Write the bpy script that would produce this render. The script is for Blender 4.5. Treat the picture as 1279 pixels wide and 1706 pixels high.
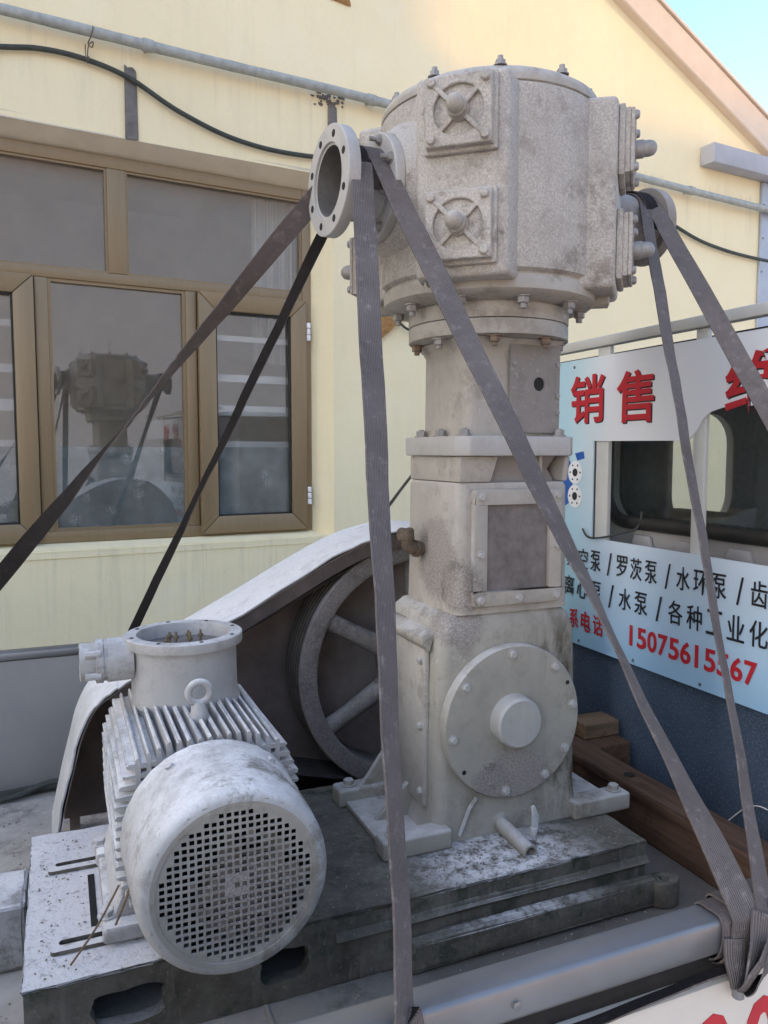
import bpy, bmesh, math, random
from mathutils import Vector, Matrix, Quaternion

random.seed(7)
R = math.radians
scene = bpy.context.scene
COL = scene.collection
for o in list(bpy.data.objects):
    bpy.data.objects.remove(o, do_unlink=True)

# ------------------------------------------------------------------ camera
cam_d = bpy.data.cameras.new('camera')
cam = bpy.data.objects.new('camera', cam_d)
COL.objects.link(cam)
cam.location = (0, 0, 0.8)
cam.rotation_euler = (R(90 - 4.46), 0, R(-22.7))
cam_d.sensor_fit = 'HORIZONTAL'
cam_d.sensor_width = 36
cam_d.lens = 36.45
cam_d.clip_start = 0.02
cam_d.clip_end = 2000
scene.camera = cam

# ------------------------------------------------------------------ sky, sun, exposure
WALL_AZ = R(5.9)                      # the house stands turned 5.9 degrees against the truck
SUN_EL, SUN_OFF = R(32), R(79.5)        # sun behind the camera, off to the left of the wall's normal
SUN_STRENGTH, SKY_STRENGTH, EXPOSURE = 2.3, 0.145, 1.77
# unit vector pointing to the sun, in the house frame first
_s = Vector((-math.sin(SUN_OFF) * math.cos(SUN_EL), -math.cos(SUN_OFF) * math.cos(SUN_EL), math.sin(SUN_EL)))
SUN_DIR = Matrix.Rotation(WALL_AZ, 3, 'Z') @ _s
world = bpy.data.worlds.new('World')
scene.world = world
world.use_nodes = True
wn = world.node_tree
bg = wn.nodes['Background']
sky = wn.nodes.new('ShaderNodeTexSky')
sky.sky_type = 'NISHITA'
sky.sun_disc = False
sky.sun_elevation = SUN_EL
sky.sun_rotation = math.atan2(SUN_DIR.x, SUN_DIR.y)
sky.air_density = 1.0
sky.dust_density = 1.35
sky.ozone_density = 1.2
wn.links.new(sky.outputs[0], bg.inputs[0])
bg.inputs[1].default_value = SKY_STRENGTH
sun_d = bpy.data.lights.new('sun', 'SUN')
sun_d.energy = SUN_STRENGTH
sun_d.angle = R(0.3)
sun_d.color = (1.0, 0.52, 0.12)
sun = bpy.data.objects.new('sun', sun_d)
COL.objects.link(sun)
sun.location = SUN_DIR * 40
sun.rotation_euler = SUN_DIR.to_track_quat('Z', 'Y').to_euler()
scene.view_settings.view_transform = 'Standard'
scene.view_settings.look = 'None'
scene.view_settings.exposure = EXPOSURE
scene.view_settings.gamma = 1
scene.render.resolution_x = 768
scene.render.resolution_y = 1024


# ------------------------------------------------------------------ materials
class N:
    """tiny node-tree builder"""
    def __init__(s, name):
        s.m = bpy.data.materials.new(name)
        s.m.use_nodes = True
        s.t = s.m.node_tree
        s.bsdf = s.t.nodes['Principled BSDF']
        s.out = s.t.nodes['Material Output']
        s._co = None

    def n(s, typ, **kw):
        nd = s.t.nodes.new(typ)
        for k, v in kw.items():
            setattr(nd, k, v)
        return nd

    def link(s, a, b):
        s.t.links.new(a, b)

    def co(s, scale=None):
        if s._co is None:
            s._co = s.n('ShaderNodeTexCoord')
        if scale is None:
            return s._co.outputs['Object']
        mp = s.n('ShaderNodeMapping')
        mp.inputs['Scale'].default_value = scale
        s.link(s._co.outputs['Object'], mp.inputs[0])
        return mp.outputs[0]

    def noise(s, scale, detail=4, rough=.55, co=None, dist=0):
        nd = s.n('ShaderNodeTexNoise')
        nd.inputs['Scale'].default_value = scale
        nd.inputs['Detail'].default_value = detail
        nd.inputs['Roughness'].default_value = rough
        nd.inputs['Distortion'].default_value = dist
        s.link(co or s.co(), nd.inputs['Vector'])
        return nd.outputs[0]

    def voro(s, scale, feature='F1', co=None, out=0):
        nd = s.n('ShaderNodeTexVoronoi', feature=feature)
        nd.inputs['Scale'].default_value = scale
        s.link(co or s.co(), nd.inputs['Vector'])
        return nd.outputs[out]

    def rng(s, v, a, b, c=0., d=1., smooth=False):
        nd = s.n('ShaderNodeMapRange')
        if smooth:
            nd.interpolation_type = 'SMOOTHSTEP'
        for i, x in zip((1, 2, 3, 4), (a, b, c, d)):
            nd.inputs[i].default_value = x
        s.link(v, nd.inputs[0])
        return nd.outputs[0]

    def math(s, op, a, b=None):
        nd = s.n('ShaderNodeMath', operation=op)
        for i, v in enumerate((a, b)):
            if v is None:
                continue
            if isinstance(v, (int, float)):
                nd.inputs[i].default_value = v
            else:
                s.link(v, nd.inputs[i])
        return nd.outputs[0]

    def mix(s, f, a, b, mode='MIX'):
        nd = s.n('ShaderNodeMix', data_type='RGBA', blend_type=mode)
        for i, v in ((0, f), (6, a), (7, b)):
            if isinstance(v, (int, float)):
                nd.inputs[i].default_value = v
            elif isinstance(v, (tuple, list)):
                nd.inputs[i].default_value = (*v, 1) if len(v) == 3 else v
            else:
                s.link(v, nd.inputs[i])
        return nd.outputs[2]

    def up(s):
        g = s.n('ShaderNodeNewGeometry')
        x = s.n('ShaderNodeSeparateXYZ')
        s.link(g.outputs['Normal'], x.inputs[0])
        return x.outputs[2]

    def xyz(s):
        x = s.n('ShaderNodeSeparateXYZ')
        s.link(s.co(), x.inputs[0])
        return x.outputs

    def near(s, p, r0, r1):
        """1 within r0 of point p (object space) fading to 0 at r1"""
        nd = s.n('ShaderNodeVectorMath', operation='DISTANCE')
        s.link(s.co(), nd.inputs[0])
        nd.inputs[1].default_value = p
        return s.rng(nd.outputs['Value'], r0, r1, 1, 0, True)

    def bump(s, h, strength=.3, dist=.002, prev=None):
        nd = s.n('ShaderNodeBump')
        nd.inputs['Strength'].default_value = strength
        nd.inputs['Distance'].default_value = dist
        s.link(h, nd.inputs['Height'])
        if prev is not None:
            s.link(prev, nd.inputs['Normal'])
        return nd.outputs[0]

    def set(s, color=None, rough=None, metal=None, normal=None, spec=None):
        for k, v in (('Base Color', color), ('Roughness', rough), ('Metallic', metal), ('Normal', normal),
                     ('Specular IOR Level', spec)):
            if v is None:
                continue
            i = s.bsdf.inputs[k]
            if isinstance(v, (int, float)):
                i.default_value = v
            elif isinstance(v, tuple):
                i.default_value = (*v, 1)
            else:
                s.link(v, i)
        return s.m


MATS = {}


def plain(name, col, rough=.6, metal=0., var=.12, scale=14, bump=.15, spec=.4):
    k = N(name)
    a = tuple(c * (1 - var) for c in col)
    b = tuple(min(1, c * (1 + var)) for c in col)
    nz = k.noise(scale, 6, .65)
    c = k.mix(k.rng(nz, .3, .7), a, b)
    nb = k.bump(k.noise(scale * 12, 3), bump, .0015)
    return k.set(c, rough, metal, nb, spec)


def cast(name, base, speck=0., dust=.5, cover=(.25, .62), patch=0., dustcol=(.66, .65, .65), grime=.35, rough=.62, crust=None, brown=None, dark=None):
    """painted cast iron: mottling, hammered speckle, dust lying on what faces up, grime"""
    k = N(name)
    big = k.noise(5, 6, .6)
    mid = k.noise(28, 6, .7)
    c = k.mix(k.rng(big, .3, .72), tuple(x * .82 for x in base), tuple(min(1, x * 1.12) for x in base))
    c = k.mix(k.math('MULTIPLY', k.rng(mid, .52, .8), grime), c, tuple(x * y for x, y in zip(base, (.42, .38, .35))))
    h = k.noise(150, 4, .6)
    nb = k.bump(h, .25, .0015)
    if speck:
        wob = k.noise(60, 2, .5)
        net = k.rng(k.noise(285, 1.8, .55, dist=.3), .38, .66)
        patch = k.rng(k.noise(7, 3, .6), .25, .6, .45, 1.)
        f = k.math('MULTIPLY', k.math('MULTIPLY', net, speck), patch)
        c = k.mix(f, tuple(x * .80 for x in base), tuple(min(1, x * 1.42 + .03) for x in base)) if False else k.mix(f, k.mix(.45, c, tuple(x * .80 for x in base)), tuple(min(1, x * 1.30 + .03) for x in base))
        nb = k.bump(net, .45, .0014, nb)
    # dust on top faces
    u = k.rng(k.up(), .15, .95)
    dn = k.rng(k.noise(22, 8, .7), *cover)
    fine = k.rng(k.noise(240, 3, .7), .2, .7, .55, 1.)
    f = k.math('MULTIPLY', k.math('MULTIPLY', u, dn), k.math('MULTIPLY', fine, dust))
    c = k.mix(f, c, dustcol)
    if patch:
        pm = k.math('MULTIPLY', k.rng(k.noise(17, 9, .78), .50, .60), k.rng(k.noise(5, 4, .6), .38, .6))
        c = k.mix(k.math('MULTIPLY', pm, patch), c, tuple(x * y for x, y in zip(base, (.50, .47, .43))))
        nb = k.bump(k.noise(45, 8, .8), .35, .003, nb)
    # vertical streaks
    st = k.rng(k.noise(1, 5, .6, co=k.co((42, 42, 3.2))), .55, .78)
    c = k.mix(k.math('MULTIPLY', st, .28), c, tuple(x * .6 for x in base))
    run = k.math('MULTIPLY', k.rng(k.noise(1, 6, .7, co=k.co((75, 75, 4.5))), .60, .74), k.rng(k.noise(10, 4, .6), .45, .65))
    c = k.mix(k.math('MULTIPLY', run, .45), c, (.16, .115, .075))
    chip = k.math('MULTIPLY', k.rng(k.noise(95, 5, .8), .655, .69), k.rng(k.noise(13, 3, .6), .46, .6))
    c = k.mix(k.math('MULTIPLY', chip, .75), c, (.11, .09, .075))
    light = k.math('MULTIPLY', k.rng(k.noise(70, 6, .8), .57, .66), k.rng(k.noise(6, 4, .6), .48, .62))
    c = k.mix(k.math('MULTIPLY', light, .38), c, dustcol)
    if crust:
        for (p, r0, r1) in crust:
            lim = k.math('SUBTRACT', k.math('ADD', k.noise(170, 5, .8), k.math('MULTIPLY', k.noise(30, 4, .7), .5)), k.math('MULTIPLY', k.near(p, r0, r1), .56))
            m = k.rng(lim, .32, .54, 1, 0)
            grain = k.mix(k.rng(k.noise(300, 3, .7), .3, .7), (.15, .125, .105), (.43, .39, .355))
            c = k.mix(k.math('MULTIPLY', m, .88), c, grain)
            nb = k.bump(m, .5, .0018, nb)
    if brown:
        for (p, r0, r1) in brown:
            m = k.math('MULTIPLY', k.near(p, r0, r1), k.rng(k.noise(16, 6, .7, co=k.co((2.2, 2.2, .7))), .38, .6))
            c = k.mix(m, c, (.105, .085, .06))
    return k.set(c, rough, 0., nb, .35)


# pump empty at (.75,1.29,.105): object space = world - that
PO = Vector((.75, 1.29, .105))
GREY = (.40, .375, .345)
MATS['head'] = cast('pump_head_hammered_paint', (.41, .375, .33), speck=.75, patch=.5, dust=.55)
MATS['cast'] = cast('pump_grey_paint', (.38, .345, .295), patch=.6, dust=.75)
MATS['column'] = cast('pump_column_paint', (.42, .385, .335), patch=.6, dust=.75,
                      crust=[(Vector((.640, 1.27, .605)) - PO, .035, .11), (Vector((.645, 1.20, .56)) - PO, .02, .07)])
MATS['case'] = cast('pump_crankcase_paint', (.37, .34, .285), patch=.6, dust=.85, crust=[(Vector((.64, 1.2, .5)) - PO, .02, .08)],
                    brown=[(Vector((.86, 1.17, .42)) - PO, .02, .13), (Vector((.88, 1.18, .22)) - PO, .02, .15)])
MATS['disk'] = cast('round_cover_paint', (.38, .35, .295), patch=.6, dust=.8,
                    crust=[(Vector((.745, 1.16, .205)) - PO, .04, .10), (Vector((.69, 1.16, .205)) - PO, .02, .06)])
MATS['bolt'] = plain('bolt_steel', (.30, .285, .27), .55, .3, .2, 60)
MATS['rusty'] = plain('rusty_bolt', (.20, .145, .105), .8, .1, .35, 70, .4)
MATS['flange'] = cast('flange_steel', (.44, .42, .39), dust=.4, grime=.3, rough=.5)
MATS['bore'] = plain('bore_dark_steel', (.12, .11, .10), .7, 0, .3, 30)
MATS['sheet'] = cast('sheet_cover_brown_grey', (.25, .225, .20), dust=.3, grime=.7)
MATS['dustglass'] = plain('dusty_inspection_glass', (.17, .15, .14), .45, 0, .3, 40, .3)
MATS['dirt'] = plain('oily_brown_dirt', (.13, .10, .07), .85, 0, .4, 60, .8)
MATS['motor'] = cast('motor_dusty_white', (.43, .415, .40), dust=.95, cover=(.24, .56), patch=.9, dustcol=(.88, .865, .85), grime=.55, rough=.8)
MATS['motorneck'] = cast('motor_neck_paint', (.44, .425, .405), dust=.9, patch=.8, dustcol=(.74, .74, .75), grime=.45, rough=.7)
MATS['grille'] = cast('fan_grille_dirty', (.355, .325, .285), dust=.6, patch=.7, grime=.75, rough=.75,
                      crust=[(Vector((.205, .93, .25)) - Vector((.19, 1.25, .105)), .03, .10)])
MATS['plug'] = plain('caked_brown_dust', (.17, .14, .115), .95, 0, .4, 60, .6)
MATS['black'] = plain('black_shadow_steel', (.018, .017, .016), .8, 0, .3, 30)  # black parts, and the painted dark of holes, slots and gaps
MATS['brass'] = plain('terminal_brass', (.20, .16, .10), .6, .3, .2, 60)
MATS['wheel'] = cast('flywheel_iron', (.215, .19, .175), speck=.75, dust=.45, grime=.6, rough=.85)
MATS['lip'] = plain('guard_dark_rusty_lip', (.085, .066, .058), .8, 0, .35, 14, .4)
MATS['groove'] = plain('groove_dark_rust', (.030, .024, .021), .8, 0, .4, 30, .3)
MATS['land'] = plain('groove_land_worn', (.15, .125, .10), .6, .2, .3, 30, .2)
MATS['belt'] = plain('rubber_belt', (.055, .047, .043), .75, 0, .3, 40)
MATS['guardtop'] = cast('guard_dusty_sheet', (.46, .455, .455), dust=1., cover=(.05, .4), patch=.3, dustcol=(.86, .845, .83), grime=.35, rough=.75)
MATS['guardin'] = plain('guard_brown_sheet', (.26, .21, .185), .75, 0, .35, 9, .3)


def base_mat(name, powder):
    k = N(name)
    big = k.noise(9, 7, .68)
    c = k.mix(k.rng(big, .3, .7), (.058, .052, .042), (.205, .185, .150))
    c = k.mix(k.rng(k.noise(22, 6, .7), .52, .72), c, (.032, .046, .027))
    c = k.mix(k.math('MULTIPLY', k.rng(k.noise(1, 6, .7, co=k.co((50, 50, 7))), .54, .70), .55), c, (.24, .22, .185))
    x, y, z = k.xyz()
    u = k.rng(k.up(), .3, .9)
    left = k.rng(k.math('ADD', x, k.math('MULTIPLY', k.noise(9, 5, .7), .16)), -.28, -.10, 1, 0, True)              # heavy white powder lies on the motor end
    front = k.math('MULTIPLY', k.near((.24, -.17, .11), .04, .22), k.rng(k.noise(38, 8, .8), .40, .56))
    dn = k.rng(k.noise(55, 8, .8), .28, .46)
    f = k.math('MULTIPLY', u, k.math('MAXIMUM', k.math('MULTIPLY', left, dn), front))
    c = k.mix(k.math('MULTIPLY', f, powder), c, (.74, .72, .71))
    spots = k.rng(k.noise(120, 4, .7), .60, .70)
    c = k.mix(k.math('MULTIPLY', spots, .4), c, (.34, .32, .29))
    nb = k.bump(k.noise(110, 6, .7), .6, .004)
    nb = k.bump(k.noise(24, 5, .6), .4, .008, nb)
    return k.set(c, .88, 0., nb, .25)


MATS['base'] = base_mat('base_mossy_casting', 1.)
MATS['baseside'] = base_mat('base_mossy_casting_sides', .3)


def wall_mat():
    k = N('cream_plaster')
    c = k.mix(k.rng(k.noise(1.6, 5, .6), .3, .7), (.86, .735, .47), (.92, .795, .515))
    st = k.rng(k.noise(1, 6, .65, co=k.co((9, 9, .9))), .55, .85)
    c = k.mix(k.math('MULTIPLY', st, .24), c, (.52, .45, .34))
    pt = k.rng(k.noise(2.7, 7, .72), .56, .63)
    c = k.mix(k.math('MULTIPLY', pt, .16), c, (.90, .84, .66))
    x, y, z = k.xyz()
    band = k.math('MAXIMUM', k.math('MULTIPLY', k.rng(z, 2.74, 3.08), k.rng(z, 3.08, 3.10, 1, 0)), k.math('MULTIPLY', k.rng(z, .55, 1.16), k.rng(z, 1.16, 1.18, 1, 0)))
    drip = k.math('MULTIPLY', k.rng(k.noise(1, 6, .7, co=k.co((26, 26, 1.3))), .52, .70), band)
    c = k.mix(k.math('MULTIPLY', drip, .26), c, (.36, .32, .25))
    cr = k.rng(k.noise(3.2, 8, .75, dist=1.4), .497, .503)
    c = k.mix(k.math('MULTIPLY', k.math('MULTIPLY', cr, k.math('SUBTRACT', 1.0, cr)), .6), c, (.3, .27, .2))
    sp = k.rng(k.noise(45, 4, .7), .66, .75)
    c = k.mix(k.math('MULTIPLY', sp, .18), c, (.45, .42, .36))
    nb = k.bump(k.noise(6, 7, .65), .40, .012)
    nb = k.bump(k.noise(110, 4, .7), .25, .0018, nb)
    return k.set(c, .85, 0., nb, .2)


MATS['wall'] = wall_mat()
MATS['reveal'] = plain('reveal_plaster', (.66, .575, .44), .9, 0, .10, 6, .5)
MATS['verge'] = plain('verge_pinkish_render', (.74, .60, .46), .9, 0, .08, 5, .3)
MATS['slab'] = plain('grey_concrete_slab', (.42, .42, .44), .9, 0, .10, 6, .3)
MATS['door'] = plain('bluegrey_door', (.40, .43, .48), .5, 0, .06, 8)
MATS['roomwall'] = plain('room_plaster', (.70, .66, .61), .9, 0, .06, 4)
MATS['white'] = plain('white_painted_bar', (.86, .86, .85), .5, 0, .05, 10)
MATS['pipe'] = plain('grey_painted_pipe', (.37, .38, .35), .6, .1, .22, 30, .4)
MATS['cable'] = plain('black_cable', (.05, .055, .045), .55, 0, .25, 30)
MATS['wire'] = plain('rusty_wire', (.16, .13, .10), .7, .3, .25, 50)
MATS['darkplaster'] = plain('dark_cement_patch', (.17, .155, .14), .95, 0, .35, 26, .9)


def alu_mat():
    k = N('bronze_window_aluminium')
    g = k.noise(1, 5, .6, co=k.co((60, 60, 5)))
    c = k.mix(k.rng(g, .3, .7), (.265, .185, .10), (.295, .21, .117))
    return k.set(c, .42, .25, k.bump(k.noise(60, 2), .05, .001), .5)


MATS['alu'] = alu_mat()


def glass_mat(name, refl=.16, tint=(.86, .87, .86), dirt=.05):
    k = N(name)
    k.t.nodes.remove(k.bsdf)
    tr = k.n('ShaderNodeBsdfTransparent')
    tr.inputs[0].default_value = (*tint, 1)
    gl = k.n('ShaderNodeBsdfGlossy')
    gl.inputs['Color'].default_value = (.9, .9, .9, 1)
    gl.inputs['Roughness'].default_value = .012
    df = k.n('ShaderNodeBsdfDiffuse')
    df.inputs[0].default_value = (.42, .41, .39, 1)
    lw = k.n('ShaderNodeLayerWeight')
    lw.inputs['Blend'].default_value = .5
    f = k.math('ADD', k.math('MULTIPLY', k.math('POWER', lw.outputs['Facing'], 4.0), .8), refl)
    m1 = k.n('ShaderNodeMixShader')
    k.link(f, m1.inputs[0]); k.link(tr.outputs[0], m1.inputs[1]); k.link(gl.outputs[0], m1.inputs[2])
    m2 = k.n('ShaderNodeMixShader')
    d = k.math('MULTIPLY', k.rng(k.noise(6, 6, .7), .3, .75), dirt * 2)
    k.link(d, m2.inputs[0]); k.link(m1.outputs[0], m2.inputs[1]); k.link(df.outputs[0], m2.inputs[2])
    k.link(m2.outputs[0], k.out.inputs[0])
    return k.m


MATS['pane'] = glass_mat('window_glass', .13, (.88, .88, .87), .035)
MATS['cabglass'] = glass_mat('cab_glass', .045, (.80, .83, .82), .03)


def film_mat():
    k = N('frosted_flower_film')
    big = k.noise(7, 5, .6)
    c = k.mix(k.rng(big, .35, .65), (.20, .235, .24), (.40, .44, .445))
    v = k.voro(13, 'F1')
    star = k.math('MULTIPLY', k.rng(v, .12, .42, 1, 0), k.rng(k.noise(150, 4, .8), .46, .56))
    pick = k.rng(k.noise(9, 2, .5), .44, .54)
    c = k.mix(k.math('MULTIPLY', star, k.math('MULTIPLY', pick, .75)), c, (.95, .96, .95))
    return k.set(c, .5, 0., None, .4)


MATS['film'] = film_mat()
MATS['curtain'] = plain('white_curtain', (.72, .71, .68), .9, 0, .05, 10)
# truck
MATS['stainless'] = plain('stainless_tube', (.27, .268, .27), .33, .55, .12, 9, .08)
MATS['cream'] = plain('cream_truck_paint', (.66, .61, .53), .45, 0, .06, 7, .1)
MATS['greyside'] = plain('grey_side_paint', (.32, .30, .28), .5, .1, .10, 4, .1)
MATS['cabpaint'] = plain('cab_rear_paint', (.36, .34, .33), .45, 0, .08, 6, .1)
MATS['rubber'] = plain('window_rubber', (.025, .023, .021), .5, 0, .3, 30)
MATS['seat'] = plain('seat_cloth', (.13, .12, .115), .9, 0, .3, 40, .5)
MATS['trim'] = plain('grey_trim', (.16, .15, .15), .6, 0, .1, 10)


def floor_mat():
    k = N('dusty_bed_floor')
    c = k.mix(k.rng(k.noise(5, 8, .7), .3, .7), (.30, .275, .245), (.54, .50, .45))
    c = k.mix(k.rng(k.noise(14, 7, .7), .55, .72), c, (.15, .135, .12))
    c = k.mix(k.math('MULTIPLY', k.rng(k.noise(70, 5, .75), .58, .70), .6), c, (.55, .53, .5))
    x, y, z = k.xyz()
    oil = k.rng(k.math('ADD', x, k.math('MULTIPLY', k.noise(5, 7, .75), .9)), .55, .95)
    c = k.mix(k.math('MULTIPLY', oil, .82), c, (.085, .072, .060))
    nb = k.bump(k.noise(60, 6, .7), .4, .004)
    return k.set(c, .85, 0., nb, .25)


MATS['floor'] = floor_mat()
MATS['gritmat'] = plain('grit', (.24, .21, .18), .95, 0, .6, 90, .3)


def blue_mat():
    k = N('dark_blue_speckled_paint')
    x, y, z = k.xyz()
    sp = k.rng(k.noise(230, 3, .8), .50, .72)
    c = k.mix(k.rng(k.noise(4, 4, .6), .3, .7), (.042, .062, .095), (.080, .118, .170))
    c = k.mix(k.math('MULTIPLY', sp, .6), c, (.30, .35, .42))
    return k.set(c, .5, 0., k.bump(k.noise(230, 3), .3, .001), .4)


MATS['blue'] = blue_mat()


def sign_mat():
    k = N('printed_sign_sheet')
    x, y, z = k.xyz()            # object origin: (1.25, 1.25, .29)
    t = k.rng(z, .02, .50)
    c = k.mix(t, (.36, .57, .76), (.80, .80, .82))
    left = k.rng(y, .30, .48)
    c = k.mix(k.math('MULTIPLY', left, .75), c, (.36, .66, .76))
    sc = k.rng(k.noise(1, 5, .7, co=k.co((6, 6, 55))), .6, .75)
    c = k.mix(k.math('MULTIPLY', sc, .16), c, (.86, .88, .9))
    sp = k.rng(k.noise(150, 4, .8), .66, .74)
    c = k.mix(k.math('MULTIPLY', sp, .35), c, (.25, .30, .34))
    return k.set(c, .38, 0., k.bump(k.noise(9, 4, .55), .35, .006), .5)


MATS['sign'] = sign_mat()
MATS['signframe'] = plain('sign_frame_tube', (.62, .61, .57), .45, .1, .06, 10, .1)
MATS['red'] = plain('sign_red', (.50, .025, .035), .45, 0, .10, 30, .03)
MATS['ink'] = plain('sign_black', (.022, .022, .028), .45, 0, .2, 30, .03)
MATS['pblue'] = plain('print_blue', (.03, .12, .42), .45, 0, .2, 60, .03)
MATS['pyellow'] = plain('print_yellow', (.75, .66, .06), .45, 0, .2, 60, .03)


def wood_mat(name, a, b, gs=(90, 6, 90)):
    k = N(name)
    g = k.noise(1, 6, .65, co=k.co(gs), dist=.4)
    c = k.mix(k.rng(g, .3, .7), a, b)
    c = k.mix(k.math('MULTIPLY', k.rng(k.noise(16, 5, .7), .56, .75), .6), c, tuple(x * .35 for x in a))
    return k.set(c, .85, 0., k.bump(g, .5, .003), .25)


MATS['wood'] = wood_mat('weathered_brown_wood', (.075, .042, .028), (.165, .098, .062))
MATS['woodx'] = wood_mat('weathered_wood_block', (.14, .09, .055), (.27, .185, .11), (6, 90, 90))
MATS['rustwood'] = wood_mat('rusty_orange_wood', (.20, .10, .04), (.48, .26, .09), (20, 20, 50))


def strap_mat(name, ca, cb, cs):
    k = N(name)
    uv = k.n('ShaderNodeUVMap')
    mp = k.n('ShaderNodeMapping')
    k.link(uv.outputs[0], mp.inputs[0])
    mp.inputs['Scale'].default_value = (1, 1, 1)
    wv = k.n('ShaderNodeTexWave', wave_type='BANDS', bands_direction='X')
    wv.inputs['Scale'].default_value = 4.2
    wv.inputs['Distortion'].default_value = .6
    k.link(mp.outputs[0], wv.inputs[0])
    w2 = k.n('ShaderNodeTexWave', wave_type='BANDS', bands_direction='Y')
    w2.inputs['Scale'].default_value = 90
    k.link(mp.outputs[0], w2.inputs[0])
    c = k.mix(k.rng(k.noise(9, 6, .7), .3, .7), ca, cb)
    c = k.mix(k.math('MULTIPLY', wv.outputs[1], .55), c, cs)
    c = k.mix(k.math('MULTIPLY', k.rng(k.noise(55, 6, .8), .54, .70), .45), c, tuple(min(1, x * 1.7) for x in cs))
    c = k.mix(k.math('MULTIPLY', k.rng(k.noise(26, 6, .8), .56, .74), .5), c, tuple(x * .55 for x in ca))
    nb = k.bump(wv.outputs[1], .7, .0014)
    nb = k.bump(w2.outputs[1], .25, .0006, nb)
    return k.set(c, .8, 0., nb, .15)


MATS['strap'] = strap_mat('grey_webbing', (.080, .066, .060), (.165, .141, .132), (.25, .22, .205))
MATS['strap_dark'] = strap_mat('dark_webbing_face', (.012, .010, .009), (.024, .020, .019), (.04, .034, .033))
MATS['ground'] = plain('yard_concrete', (.56, .525, .48), .9, 0, .15, .8, .4)
MATS['farwall'] = plain('opposite_house_render', (.72, .67, .61), .9, 0, .08, 1.2, .3)
MATS['farroof'] = plain('opposite_roof_tiles', (.25, .14, .10), .85, 0, .2, 8, .4)
MATS['handle'] = plain('worn_white_lever', (.52, .52, .50), .5, .1, .2, 60)


# ------------------------------------------------------------------ geometry helpers
def frame(d):
    d = Vector(d).normalized()
    a = Vector((0, 0, 1)) if abs(d.z) < .9 else Vector((1, 0, 0))
    u = d.cross(a).normalized()
    return u, d.cross(u).normalized(), d


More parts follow.
